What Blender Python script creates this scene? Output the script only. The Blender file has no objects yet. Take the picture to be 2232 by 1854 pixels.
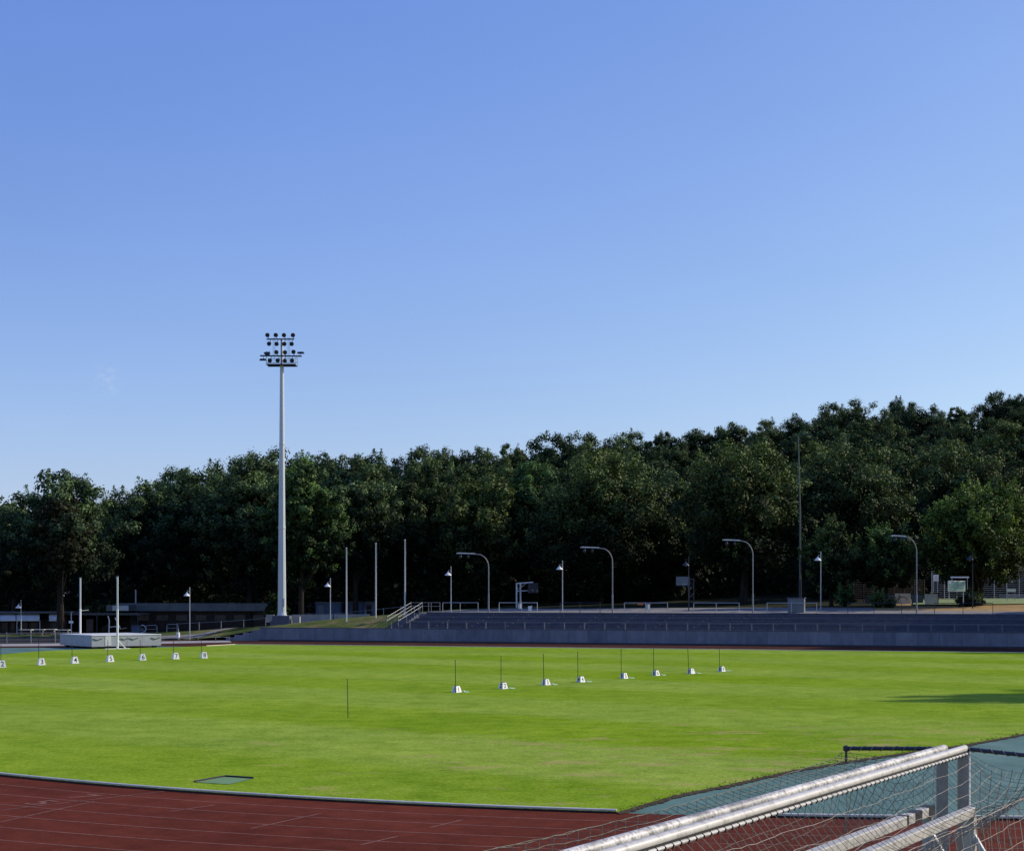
import bpy, math, random
import numpy as np
from mathutils import Vector, Matrix

random.seed(7)
R = math.radians
PI = math.pi
scene = bpy.context.scene
COL = scene.collection

# ------------------------------------------------------------------ survey of the place
F, CX, HY, HC = 3200.0, 1116.0, 1305.0, 4.4     # focal length / centre / horizon of the photograph, eye height

def ground(x, y, z=0.0):
    Y = F * (HC - z) / (y - HY)
    return Vector(((x - CX) / F * Y, Y, z))

def at(x, y, Y):
    return Vector(((x - CX) / F * Y, Y, HC + (HY - y) / F * Y))

U = Vector((.951, -.308, 0)); V = Vector((.308, .951, 0)); O = Vector((0, 146.4, 0))
WROT = math.atan2(-.308, .951)

def uv(u, v, z=0.0):
    p = O + U * u + V * v
    p.z = z
    return p

def u_of(x, v):
    t = (x - CX) / F
    return (t * (146.4 + .951 * v) - .308 * v) / (.951 + .308 * t)

def to_uv(X, Y):
    d = Vector((X, Y - 146.4, 0))
    return d.dot(U), d.dot(V)

def smooth(a, b, x):
    t = min(1, max(0, (x - a) / (b - a)))
    return t * t * (3 - 2 * t)

def interp(x, pts):
    if x <= pts[0][0]: return pts[0][1]
    for (a, ya), (b, yb) in zip(pts, pts[1:]):
        if x <= b: return ya + (yb - ya) * (x - a) / (b - a)
    return pts[-1][1]

WALL_H = 1.35
TOPZ = 3.0
def bank_z(X, Y):
    u, v = to_uv(X, Y)
    if v < -.1: 
        return 0.0
    front = interp(u, [(-37, .0), (-33, .35), (-27.5, WALL_H - .06), (100, WALL_H - .06)])
    top = interp(u, [(-70, .1), (-50, .3), (-38, .9), (-30, 1.45), (-22, 2.25), (-14, 2.85), (-8, TOPZ), (100, TOPZ)])
    z = front + (top - front) * smooth(0, 7, v)
    if v > 6: z += (v - 6) * interp(u, [(-50, .004), (-10, .02), (20, .035)])
    # wooded hill
    hill = interp(X, [(-140, 1), (-94, 3), (0, 13), (94, 23), (160, 29)])
    z += hill * smooth(188, 285, Y)
    return z

# ------------------------------------------------------------------ mesh helpers
class MB:
    def __init__(s): s.v = []; s.f = []
    def quad(s, a, b, c, d):
        n = len(s.v); s.v += [tuple(a), tuple(b), tuple(c), tuple(d)]; s.f.append((n, n+1, n+2, n+3)); return s
    def poly(s, pts):
        n = len(s.v); s.v += [tuple(p) for p in pts]; s.f.append(tuple(range(n, n+len(pts)))); return s
    def box(s, c, size, rz=0, top=(1, 1)):
        """box with centre of its base at c; top = scale of its upper face"""
        n = len(s.v); ca, sa = math.cos(rz), math.sin(rz)
        for z, k in ((0, (1, 1)), (size[2], top)):
            for dx, dy in ((-1, -1), (1, -1), (1, 1), (-1, 1)):
                x, y = dx * size[0] / 2 * k[0], dy * size[1] / 2 * k[1]
                s.v.append((c[0] + x*ca - y*sa, c[1] + x*sa + y*ca, c[2] + z))
        s.f += [(n+3, n+2, n+1, n), (n+4, n+5, n+6, n+7)] + [(n+i, n+(i+1) % 4, n+4+(i+1) % 4, n+4+i) for i in range(4)]
        return s
    def beam(s, a, b, w, h, up=Vector((0, 0, 1))):
        a, b = Vector(a), Vector(b); d = (b - a).normalized()
        side = d.cross(up)
        if side.length < 1e-4: side = Vector((1, 0, 0))
        side.normalize(); upv = side.cross(d).normalized()
        n = len(s.v)
        for p in (a, b):
            for i, j in ((-1, -1), (1, -1), (1, 1), (-1, 1)):
                s.v.append(tuple(p + side * (i*w/2) + upv * (j*h/2)))
        s.f += [(n, n+1, n+2, n+3), (n+7, n+6, n+5, n+4)] + [(n+i, n+4+i, n+4+(i+1) % 4, n+(i+1) % 4) for i in range(4)]
        return s
    def tube(s, pts, r, n=8, caps=True, sx=1.0):
        pts = [Vector(p) for p in pts]; m = len(pts)
        rr = r if isinstance(r, (list, tuple)) else [r] * m
        base = len(s.v); ref = None
        for i, p in enumerate(pts):
            d = (pts[min(i+1, m-1)] - pts[max(i-1, 0)])
            d = d.normalized() if d.length > 1e-9 else Vector((0, 0, 1))
            if ref is None: ref = Vector((0, 0, 1)) if abs(d.z) < .9 else Vector((1, 0, 0))
            a = d.cross(ref)
            if a.length < 1e-5: a = d.cross(Vector((0, 1, 0)))
            a.normalize(); b = a.cross(d).normalized(); ref = b
            for k in range(n):
                t = 2*PI*k/n
                s.v.append(tuple(p + a*(math.cos(t)*rr[i]*sx) + b*(math.sin(t)*rr[i])))
        for i in range(m-1):
            for k in range(n):
                q = base + i*n; k2 = (k+1) % n
                s.f.append((q+k, q+k2, q+n+k2, q+n+k))
        if caps:
            s.f.append(tuple(base + k for k in range(n))[::-1]); s.f.append(tuple(base + (m-1)*n + k for k in range(n)))
        return s
    def lathe(s, c, prof, n=16, axis=None):
        base = len(s.v); c = Vector(c)
        M = Matrix.Identity(3) if axis is None else Vector((0, 0, 1)).rotation_difference(Vector(axis).normalized()).to_matrix()
        for r, z in prof:
            for k in range(n):
                t = 2*PI*k/n
                s.v.append(tuple(c + M @ Vector((r*math.cos(t), r*math.sin(t), z))))
        for i in range(len(prof)-1):
            for k in range(n):
                q = base+i*n; k2 = (k+1) % n
                s.f.append((q+k, q+k2, q+n+k2, q+n+k))
        s.f.append(tuple(base + k for k in range(n))[::-1]); s.f.append(tuple(base + (len(prof)-1)*n + k for k in range(n)))
        return s
    def build(s, name, m, parent=None, smooth_=False, origin=None):
        me = bpy.data.meshes.new(name)
        off = Vector(origin) if origin is not None else Vector((0, 0, 0))
        me.from_pydata([tuple(Vector(p) - off) for p in s.v], [], s.f); me.update()
        if smooth_:
            me.polygons.foreach_set('use_smooth', [True] * len(me.polygons))
            try: me.set_sharp_from_angle(angle=R(40))
            except Exception: pass
        me.materials.append(m)
        o = bpy.data.objects.new(name, me); COL.objects.link(o)
        if origin is not None: o.location = off
        if parent: o.parent = parent
        return o

def tag(o, label=None, cat=None, group=None, kind=None):
    if label: o['label'] = label
    if cat: o['category'] = cat
    if group: o['group'] = group
    if kind: o['kind'] = kind
    return o

def thing(name, label, cat, loc=(0, 0, 0), rz=0, group=None):
    o = bpy.data.objects.new(name, None); COL.objects.link(o)
    o.empty_display_size = .2
    o.location = loc; o.rotation_euler = (0, 0, rz)
    return tag(o, label, cat, group)

def dup(root, loc, rz=0, label=None, group=None, scale=None):
    r = root.copy(); COL.objects.link(r); r.location = loc; r.rotation_euler = (0, 0, rz)
    if scale is not None: r.scale = scale
    if label: r['label'] = label
    if group: r['group'] = group
    for ch in list(root.children):
        c = ch.copy(); COL.objects.link(c); c.parent = r
        for g in list(ch.children):
            d = g.copy(); COL.objects.link(d); d.parent = c
    return r

# ------------------------------------------------------------------ materials
def new_mat(name):
    m = bpy.data.materials.new(name); m.use_nodes = True
    nt = m.node_tree; nt.nodes.clear()
    out = nt.nodes.new('ShaderNodeOutputMaterial'); b = nt.nodes.new('ShaderNodeBsdfPrincipled')
    nt.links.new(b.outputs[0], out.inputs[0])
    return m, nt, b, out

def N(nt, kind, **kw):
    n = nt.nodes.new(kind)
    for k, v in kw.items():
        if k in n.inputs: n.inputs[k].default_value = v
        else: setattr(n, k, v)
    return n

def ramp(nt, fac, stops):
    r = nt.nodes.new('ShaderNodeValToRGB'); e = r.color_ramp.elements
    while len(e) < len(stops): e.new(.5)
    for el, (p, c) in zip(e, stops):
        el.position = p; el.color = (c[0], c[1], c[2], 1) if not isinstance(c, (int, float)) else (c, c, c, 1)
    nt.links.new(fac, r.inputs[0]); return r.outputs[0]

def mixc(nt, fac, a, b, mode='MIX'):
    m = nt.nodes.new('ShaderNodeMix'); m.data_type = 'RGBA'; m.blend_type = mode
    for i, x in ((0, fac), (6, a), (7, b)):
        if hasattr(x, 'links') or hasattr(x, 'is_linked'): nt.links.new(x, m.inputs[i])
        elif i == 0: m.inputs[i].default_value = x
        else: m.inputs[i].default_value = (x[0], x[1], x[2], 1)
    return m.outputs[2]

def noise(nt, scale, detail=4, rough=.6, vec=None, stretch=None):
    n = N(nt, 'ShaderNodeTexNoise'); n.inputs['Scale'].default_value = scale
    n.inputs['Detail'].default_value = detail; n.inputs['Roughness'].default_value = rough
    if vec is None:
        tc = N(nt, 'ShaderNodeTexCoord'); vec = tc.outputs['Object']
    if stretch:
        mp = N(nt, 'ShaderNodeMapping'); mp.inputs['Scale'].default_value = stretch
        nt.links.new(vec, mp.inputs[0]); vec = mp.outputs[0]
    nt.links.new(vec, n.inputs['Vector']); return n.outputs['Fac']

def bump(nt, b, h, strength=.3, dist=.02):
    bm = N(nt, 'ShaderNodeBump'); bm.inputs['Strength'].default_value = strength; bm.inputs['Distance'].default_value = dist
    nt.links.new(h, bm.inputs['Height']); nt.links.new(bm.outputs[0], b.inputs['Normal'])

def simple(name, c, rough=.6, metal=0, var=.25, scale=3, spec=.4, bmp=0, stretch=None):
    m, nt, b, o = new_mat(name)
    nz = noise(nt, scale, 5, .65, stretch=stretch)
    lo = tuple(x * (1 - var) for x in c); hi = tuple(min(1, x * (1 + var)) for x in c)
    nt.links.new(ramp(nt, nz, [(.3, lo), (.7, hi)]), b.inputs['Base Color'])
    b.inputs['Roughness'].default_value = rough; b.inputs['Metallic'].default_value = metal
    b.inputs['Specular IOR Level'].default_value = spec
    if bmp: bump(nt, b, nz, bmp, .02)
    return m

M = {}
M['galv'] = simple('galvanised_steel', (.42, .44, .46), .5, .35, .18, 6)
M['mast'] = simple('mast_paint', (.50, .53, .54), .42, .1, .08, 1.2, stretch=(1, 1, .15))
M['darkmetal'] = simple('dark_metal', (.035, .04, .055), .45, .3, .2, 6)
M['lampglass'] = simple('lamp_glass', (.10, .10, .14), .15, 0, .1, 3)
M['white'] = simple('white_paint', (.82, .80, .74), .45, 0, .07, 8)
M['kerbwhite'] = simple('cream_kerb_paint', (.90, .82, .64), .6, 0, .12, 3, .1)
M['offwhite'] = simple('dirty_white_paint', (.55, .56, .55), .55, 0, .2, 5)
M['concrete'] = simple('concrete', (.088, .096, .125), .85, 0, .25, 2.5, .2, .3)  # darkened and blued to carry the shade on the stand
M['paleconcrete'] = simple('pale_concrete', (.30, .29, .27), .85, 0, .2, 1.5, .2, .3)
M['path'] = simple('path_gravel', (.20, .19, .17), .9, 0, .25, .8, .1, .3)
M['bark'] = simple('bark', (.026, .023, .019), .9, 0, .4, 4, .1, .5, stretch=(1, 1, .2))
M['cover'] = simple('grey_plastic_cover', (.33, .35, .365), .5, 0, .1, 1.2)
M['brick'] = simple('dark_brick', (.045, .032, .028), .85, 0, .3, 2, .2)
M['fascia'] = simple('fascia_metal', (.12, .135, .145), .6, 0, .25, .7)
M['roofing'] = simple('roofing', (.1, .1, .1), .8, 0, .3, .7)
M['awning'] = simple('awning_cloth', (.62, .60, .55), .7, 0, .12, 1.2)
M['window'] = simple('window_glass', (.02, .025, .03), .12, 0, .2, 1)
M['wood'] = simple('weathered_wood', (.11, .085, .065), .8, 0, .3, 4, .2, .2)
M['plank'] = simple('bench_plank', (.105, .105, .12), .75, 0, .3, 3, .2)
M['blackpaint'] = simple('black_paint', (.012, .012, .014), .5, 0, .2, 4)
M['stepdark'] = simple('shaded_step_concrete', (.070, .077, .105), .9, 0, .3, 1.2, .1)  # shade of the stand mixed into the step colour
M['asphalt'] = simple('shaded_asphalt', (.035, .035, .036), .9, 0, .3, 2, .1)  # tree shade over the forecourt is put into this dark tone
M['lampgrey'] = simple('lamp_pole_grey', (.24, .25, .25), .5, .2, .2, 5)
M['soil'] = simple('soil_edge', (.055, .042, .028), .95, 0, .5, 12, .05, .4)
M['cabinet'] = simple('cabinet_grey', (.15, .16, .17), .6, 0, .15, 1.5)
M['dimmetal'] = simple('dull_green_metal', (.10, .13, .11), .5, .2, .15, 3)
M['postgrey'] = simple('dull_aluminium', (.32, .30, .26), .6, .1, .2, 7)
M['pole_green'] = simple('dark_green_pole', (.012, .03, .016), .45, 0, .2, 3)
M['rope'] = simple('net_cord', (.30, .26, .21), .8, 0, .35, 14, .15)
M['ropedark'] = simple('net_cord_green', (.16, .17, .13), .8, 0, .35, 14, .15)
M['blue'] = simple('blue_panel', (.05, .08, .14), .6, 0, .2, 1)
M['banner_green'] = simple('banner_green', (.20, .40, .27), .6, 0, .12, 2)
M['orange'] = simple('orange_paint', (.5, .13, .03), .6, 0, .1, 4)
M['hatch'] = simple('pale_green_lid', (.13, .235, .075), .6, 0, .15, 3)
M['lineflat'] = simple('lane_paint', (.19, .085, .066), .9, 0, .45, 5, .2)
M['mint'] = simple('mint_cloth', (.55, .74, .62), .7, 0, .1, 9)
M['gravelstone'] = simple('gravel_red', (.16, .10, .09), .9, 0, .3, 9)

def mat_weathered():
    m, nt, b, o = new_mat('weathered_aluminium')
    a = noise(nt, 3.0, 8, .75, stretch=(1, 1, 1)); c = noise(nt, 22, 6, .7)
    base = ramp(nt, a, [(.40, (.20, .195, .18)), (.50, (.42, .405, .37)), (.60, (.60, .58, .53))])
    spots = ramp(nt, c, [(.40, .38), (.52, 1.0)])
    nt.links.new(mixc(nt, 1.0, base, spots, 'MULTIPLY'), b.inputs['Base Color'])
    b.inputs['Roughness'].default_value = .5
    bump(nt, b, c, .25, .004)
    return m
M['goalbar'] = mat_weathered()
def mat_goalsmooth():
    m, nt, b, o = new_mat('white_aluminium')
    a = noise(nt, 9.0, 8, .75)
    nt.links.new(ramp(nt, a, [(.38, (.28, .27, .24)), (.47, (.45, .43, .385)), (.7, (.55, .53, .48))]), b.inputs['Base Color'])
    b.inputs['Roughness'].default_value = .38
    return m
M['goalsmooth'] = mat_goalsmooth()

def mat_track():
    m, nt, b, o = new_mat('tartan_track')
    big = noise(nt, .12, 4, .55); fine = noise(nt, 22, 8, .8); mid = noise(nt, 1.3, 6, .7)
    c = ramp(nt, big, [(.35, (.090, .022, .013)), (.65, (.128, .031, .018))])
    c = mixc(nt, 1.0, c, ramp(nt, mid, [(.38, .80), (.62, 1.12)]), 'MULTIPLY')
    c = mixc(nt, 1.0, c, ramp(nt, fine, [(.4, .75), (.6, 1.25)]), 'MULTIPLY')
    nt.links.new(c, b.inputs['Base Color']); b.inputs['Roughness'].default_value = .92
    b.inputs['Specular IOR Level'].default_value = .02
    bump(nt, b, fine, .4, .01); return m
M['track'] = mat_track()

def mat_green_surface():
    m, nt, b, o = new_mat('green_tartan')
    big = noise(nt, .35, 6, .65); fine = noise(nt, 18, 8, .8)
    c = ramp(nt, big, [(.38, (.058, .125, .108)), (.55, (.082, .165, .142)), (.68, (.12, .19, .165))])
    c = mixc(nt, 1.0, c, ramp(nt, fine, [(.3, .8), (.7, 1.2)]), 'MULTIPLY')
    nt.links.new(c, b.inputs['Base Color']); b.inputs['Roughness'].default_value = .85
    b.inputs['Specular IOR Level'].default_value = .2
    bump(nt, b, fine, .3, .01); return m
M['greentartan'] = mat_green_surface()

def mat_pitch():
    m, nt, b, o = new_mat('mown_grass')
    tc = N(nt, 'ShaderNodeTexCoord')
    rot = N(nt, 'ShaderNodeMapping'); rot.inputs['Rotation'].default_value = (0, 0, R(36))
    nt.links.new(tc.outputs['Object'], rot.inputs[0])
    sep = N(nt, 'ShaderNodeSeparateXYZ'); nt.links.new(rot.outputs[0], sep.inputs[0])
    wob = noise(nt, .5, 3, .6)
    ma = N(nt, 'ShaderNodeMath', operation='MULTIPLY_ADD'); nt.links.new(wob, ma.inputs[0]); ma.inputs[1].default_value = 3.0
    nt.links.new(sep.outputs['Y'], ma.inputs[2])
    mb = N(nt, 'ShaderNodeMath', operation='MULTIPLY'); nt.links.new(ma.outputs[0], mb.inputs[0]); mb.inputs[1].default_value = 2*PI/15.5
    ms = N(nt, 'ShaderNodeMath', operation='SINE'); nt.links.new(mb.outputs[0], ms.inputs[0])
    mr = N(nt, 'ShaderNodeMapRange'); nt.links.new(ms.outputs[0], mr.inputs[0]); mr.inputs[1].default_value = -.3; mr.inputs[2].default_value = .3
    stripe = mr.outputs[0]
    vary = noise(nt, .035, 3, .5)
    fl_ = mixc(nt, ramp(nt, vary, [(.36, 0.2), (.6, 1.0)]), (.5, .5, .5), (0, 0, 0)); nt.links.new(stripe, fl_.node.inputs[7])
    c = mixc(nt, fl_, (.166, .264, .016), (.212, .300, .046))
    big = noise(nt, .16, 5, .6); mid = noise(nt, .9, 8, .72); fine = noise(nt, 9, 9, .85)
    c = mixc(nt, 1.0, c, ramp(nt, big, [(.3, (.85, .9, .85)), (.7, (1.15, 1.1, 1.05))]), 'MULTIPLY')
    c = mixc(nt, 1.0, c, ramp(nt, mid, [(.34, (.72, .80, .70)), (.5, (1, 1, 1)), (.66, (1.20, 1.13, 1.4))]), 'MULTIPLY')
    c = mixc(nt, 1.0, c, ramp(nt, fine, [(.38, .70), (.5, 1.0), (.62, 1.30)]), 'MULTIPLY')
    grain = noise(nt, 34, 4, .8)
    c = mixc(nt, 1.0, c, ramp(nt, grain, [(.36, .68), (.5, 1.0), (.64, 1.32)]), 'MULTIPLY')
    # dry patches, thicker towards the worn corner beside the green area
    dry = noise(nt, .55, 7, .75, stretch=(.55, 1, 1)); so = N(nt, 'ShaderNodeSeparateXYZ'); nt.links.new(tc.outputs['Object'], so.inputs[0])
    dist = N(nt, 'ShaderNodeVectorMath', operation='DISTANCE'); nt.links.new(tc.outputs['Object'], dist.inputs[0]); dist.inputs[1].default_value = (9, 40, 0)
    near = N(nt, 'ShaderNodeMapRange'); nt.links.new(dist.outputs['Value'], near.inputs[0])
    near.inputs[1].default_value = 24; near.inputs[2].default_value = 2; near.inputs[3].default_value = -.06; near.inputs[4].default_value = .085
    ad = N(nt, 'ShaderNodeMath', operation='ADD'); nt.links.new(dry, ad.inputs[0]); nt.links.new(near.outputs[0], ad.inputs[1])
    dm = ramp(nt, ad.outputs[0], [(.58, 0.0), (.68, .7)])
    c = mixc(nt, dm, c, (.34, .27, .11))
    nt.links.new(c, b.inputs['Base Color']); b.inputs['Roughness'].default_value = .9
    b.inputs['Specular IOR Level'].default_value = .0
    bump(nt, b, fine, .35, .015); return m
M['pitch'] = mat_pitch()

def mat_bank():
    m, nt, b, o = new_mat('rough_grass')
    big = noise(nt, .22, 6, .7); fine = noise(nt, 5, 8, .8)
    c = ramp(nt, big, [(.32, (.035, .055, .010)), (.5, (.080, .105, .022)), (.62, (.17, .14, .06)), (.8, (.10, .12, .03))])
    c = mixc(nt, 1.0, c, ramp(nt, fine, [(.3, .6), (.7, 1.4)]), 'MULTIPLY')
    nt.links.new(c, b.inputs['Base Color']); b.inputs['Roughness'].default_value = .95; b.inputs['Specular IOR Level'].default_value = .1
    bump(nt, b, fine, .5, .05); return m
M['bank'] = mat_bank()
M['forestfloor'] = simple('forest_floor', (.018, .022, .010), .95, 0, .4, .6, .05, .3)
M['drygrass'] = simple('dry_grass', (.30, .20, .085), .95, 0, .35, .9, .1, .3)

def mat_wall():
    m, nt, b, o = new_mat('precast_wall_panels')
    tc = N(nt, 'ShaderNodeTexCoord'); sp = N(nt, 'ShaderNodeSeparateXYZ'); nt.links.new(tc.outputs['Object'], sp.inputs[0])
    dv = N(nt, 'ShaderNodeMath', operation='DIVIDE'); nt.links.new(sp.outputs['X'], dv.inputs[0]); dv.inputs[1].default_value = 1.95
    fl = N(nt, 'ShaderNodeMath', operation='FLOOR'); nt.links.new(dv.outputs[0], fl.inputs[0])
    wn = N(nt, 'ShaderNodeTexWhiteNoise'); wn.noise_dimensions = '1D'; nt.links.new(fl.outputs[0], wn.inputs['W'])
    fr = N(nt, 'ShaderNodeMath', operation='FRACT'); nt.links.new(dv.outputs[0], fr.inputs[0])
    joint = ramp(nt, fr.outputs[0], [(0, .45), (.015, 1), (.985, 1), (1, .45)])
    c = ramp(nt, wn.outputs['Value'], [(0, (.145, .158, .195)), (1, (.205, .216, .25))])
    st = noise(nt, 1.2, 7, .7, stretch=(1, 1, .5))
    c = mixc(nt, 1.0, c, ramp(nt, st, [(.3, .72), (.7, 1.2)]), 'MULTIPLY')
    c = mixc(nt, 1.0, c, joint, 'MULTIPLY')
    nt.links.new(c, b.inputs['Base Color']); b.inputs['Roughness'].default_value = .85; return m
M['wall'] = mat_wall()

def mat_leaf(name, lo, hi, trans=.22):
    m, nt, b, o = new_mat(name)
    at_ = N(nt, 'ShaderNodeAttribute', attribute_name='tint')
    oi = N(nt, 'ShaderNodeObjectInfo')
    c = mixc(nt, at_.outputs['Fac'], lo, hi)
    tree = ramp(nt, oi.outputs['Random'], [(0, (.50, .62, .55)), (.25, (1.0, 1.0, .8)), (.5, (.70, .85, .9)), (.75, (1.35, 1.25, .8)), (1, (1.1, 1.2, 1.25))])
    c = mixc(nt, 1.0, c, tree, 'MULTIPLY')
    nt.links.new(c, b.inputs['Base Color']); b.inputs['Roughness'].default_value = .7
    b.inputs['Specular IOR Level'].default_value = .12
    tr = N(nt, 'ShaderNodeBsdfTranslucent')
    c2 = mixc(nt, 1.0, c, (1.2, 1.35, .5), 'MULTIPLY'); nt.links.new(c2, tr.inputs[0])
    mx = N(nt, 'ShaderNodeMixShader'); mx.inputs[0].default_value = trans
    nt.links.new(b.outputs[0], mx.inputs[1]); nt.links.new(tr.outputs[0], mx.inputs[2]); nt.links.new(mx.outputs[0], o.inputs[0])
    return m
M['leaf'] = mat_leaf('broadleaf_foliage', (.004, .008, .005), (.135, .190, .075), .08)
M['leaflight'] = mat_leaf('light_foliage', (.006, .013, .005), (.155, .245, .082), .13)
M['leafpine'] = mat_leaf('pine_foliage', (.022, .026, .016), (.07, .07, .042), .05)
M['blade'] = mat_leaf('grass_blade', (.05, .09, .012), (.16, .22, .05), .3)

# ------------------------------------------------------------------ the setting
def sheet(name, pts, m, z=0.0, kind='structure'):
    mb = MB(); mb.poly([(p[0], p[1], z) for p in pts])
    return tag(mb.build(name, m), kind=kind)

sheet('ground', [(-900, -300), (900, -300), (900, 1500), (-900, 1500)], M['bank'], -.03)

# wooded slope and bank behind the stadium as one graded sheet
def terrain():
    us = [-170, -140, -120, -100, -85, -70, -60, -54, -48, -44, -41, -38] + [-37 + .75*i for i in range(36)] + [-8, -6, -2, 2, 6, 10, 16, 22, 28, 34, 40, 46, 52, 60, 75, 90, 110, 140, 180]
    vs = [.28, .6, 1, 1.5, 2, 2.6, 3.2, 4, 4.8, 5.6, 6.4, 7.2, 8, 10, 12, 14, 17, 20, 24, 28, 32, 36, 42] + [48 + 7*i for i in range(18)] + [190, 240, 320]
    mb = MB()
    for v in vs:
        for u in us:
            p = uv(u, v); jit = .05*math.sin(u*2.3+v*1.7)*math.cos(v*3.1-u) if v > .5 else 0
            z = bank_z(p.x, p.y) + jit
            if u > -12.5 and v < 6: z = 1.0
            mb.v.append((p.x, p.y, z))
    w = len(us)
    for j in range(len(vs)-1):
        for i in range(w-1):
            a = j*w+i; mb.f.append((a, a+1, a+w+1, a+w))
    o = mb.build('hill_terrain', M['bank'], smooth_=True)
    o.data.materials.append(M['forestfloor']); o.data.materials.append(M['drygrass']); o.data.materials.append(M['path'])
    for p in o.data.polygons:
        c = p.center; u, v = to_uv(c.x, c.y)
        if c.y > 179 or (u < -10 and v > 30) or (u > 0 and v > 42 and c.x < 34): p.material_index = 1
        elif u > -13 and v < 12: p.material_index = 3
        elif u > 31 and v > 12: p.material_index = 2
        elif u > -13 and v > 20: p.material_index = 1
        elif u > -13: p.material_index = 3
    return tag(o, kind='structure')
terrain()

# running track, near part: concentric with the inner kerb
KC, KR = Vector((11, 71.3, 0)), 42.0
def arc(r, a0, a1, n, z=0):
    return [Vector((KC.x + r*math.cos(R(a0 + (a1-a0)*i/n)), KC.y + r*math.sin(R(a0 + (a1-a0)*i/n)), z)) for i in range(n+1)]
A0, A1 = 200, 318
near = arc(KR, A0, A1, 90)
outer = arc(KR + 13, A0, A1, 90)
mb = MB()
for i in range(90): mb.quad(outer[i], outer[i+1], near[i+1], near[i])
o = mb.build('running_track', M['track'], origin=(0, 0, 0)); tag(o, kind='structure')
# outer apron and the bank the photographer stands on
mb = MB()
def nb(x, y):
    return interp(y, [(-40, 2.8), (2, 2.8), (6, 1.9), (9, .57), (14.5, .55), (16.5, .02)])
ys = [-40, -10, 2, 4, 6, 7.5, 9, 12, 14.5, 16.5, 19]
for y0, y1 in zip(ys, ys[1:]):
    for k in range(10):
        x0, x1 = -60 + 14*k, -46 + 14*k
        mb.quad((x0, y0, nb(0, y0)), (x1, y0, nb(0, y0)), (x1, y1, nb(0, y1)), (x0, y1, nb(0, y1)))
tag(mb.build('near_bank', M['bank']), kind='structure')

# lane lines and cross marks
def ribbon(mb, pts, w, z):
    pts = [Vector(p) for p in pts]
    for a, b in zip(pts, pts[1:]):
        d = (b - a).normalized(); s = Vector((-d.y, d.x, 0)) * (w/2)
        mb.quad((a.x-s.x, a.y-s.y, z), (b.x-s.x, b.y-s.y, z), (b.x+s.x, b.y+s.y, z), (a.x+s.x, a.y+s.y, z))
mb = MB()
for k in range(1, 9): ribbon(mb, arc(KR + 1.15*k, A0, A1, 120), .045, .004)
tag(mb.build('lane_lines', M['lineflat']), kind='structure')
mb = MB()
for a, b in [((-40, 1770), (358, 1724)), ((-40, 1800), (205, 1746)), ((370, 1768), (468, 1754)), ((548, 1805), (700, 1772)),
             ((786, 1841), (867, 1822)), ((938, 1803), (1008, 1786))]:
    ribbon(mb, [ground(*a), ground(*b)], .05, .008)
tag(mb.build('track_cross_lines', M['lineflat']), kind='structure')

def glyph(txt, size, m, name, depth=.002, bold=.02):
    cu = bpy.data.curves.new(name, 'FONT'); cu.body = txt; cu.size = size; cu.align_x = 'CENTER'; cu.align_y = 'CENTER'
    cu.extrude = depth; cu.offset = bold*size
    o = bpy.data.objects.new(name + '_src', cu); COL.objects.link(o)
    dg = bpy.context.evaluated_depsgraph_get(); dg.update()
    me = bpy.data.meshes.new_from_object(o.evaluated_get(dg)); bpy.data.objects.remove(o)
    me.name = name; me.materials.clear(); me.materials.append(m); return me
for txt, px, py, rz in (('7', 180, 1735.5, -30), ('5', 88, 1749, -30)):
    me = glyph(txt, 1.0, M['lineflat'], 'painted_lane_number', .001, .0)
    o = bpy.data.objects.new('painted_lane_number', me); COL.objects.link(o); p = ground(px, py); o.location = (p.x, p.y, .007)
    o.rotation_euler = (0, 0, R(rz)); tag(o, kind='structure')

# green synthetic area beside the bend (right)
edge = [ground(1345, 1772), ground(1467, 1736), ground(1600, 1709), ground(1733, 1679), ground(1900, 1652), ground(2108, 1623), ground(2232, 1600)]
edge += [Vector((22, 55, 0)), Vector((31, 66, 0)), Vector((42, 76, 0)), Vector((52, 84, 0))]
arc_r = [p for p in arc(KR - .01, 258, 318, 60) if p.x > edge[0].x + .1]
sheet('green_surface', [(p.x, p.y) for p in edge] + [(p.x, p.y) for p in reversed(arc_r)], M['greentartan'], -.006)

# infield
far = [ground(0, 1426) + Vector((-9, -16, 0)), ground(0, 1426), ground(130, 1415.6), ground(350, 1410.7), ground(450, 1407.5)]
far = [Vector((-47, 92, 0)), Vector((-43, 106, 0)), ground(0, 1426), ground(60, 1421), ground(130, 1416.5), ground(240, 1413), ground(350, 1410.8), ground(450, 1407.8), uv(-24, -12.7), uv(-15, -12.5)]
far += [uv(u, -12.5) for u in (0, 20, 40, 60, 90)]
kerb_l = [p for p in arc(KR, A0, 318, 118) if p.x < edge[0].x]
left_side = [Vector((-46, 78, 0))]
# subdivide the edge against the green area so it frays
rng = random.Random(3)
def fray(pts, step, amp):
    out = []
    for a, b in zip(pts, pts[1:]):
        n = max(1, int((b-a).length/step)); d = (b-a).normalized(); s = Vector((-d.y, d.x, 0))
        for i in range(n):
            out.append(a.lerp(b, i/n) + s*rng.uniform(-amp, amp))
    out.append(pts[-1]); return out
edge_f = fray(edge, .14, .07)
pitch_poly = kerb_l + edge_f + [Vector((70, 92, 0)), uv(90, -12.5)] + list(reversed(far[:-1])) + left_side
mb = MB(); mb.poly([(p.x, p.y, .02) for p in pitch_poly])
tag(mb.build('grass_field', M['pitch']), kind='structure')

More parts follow.
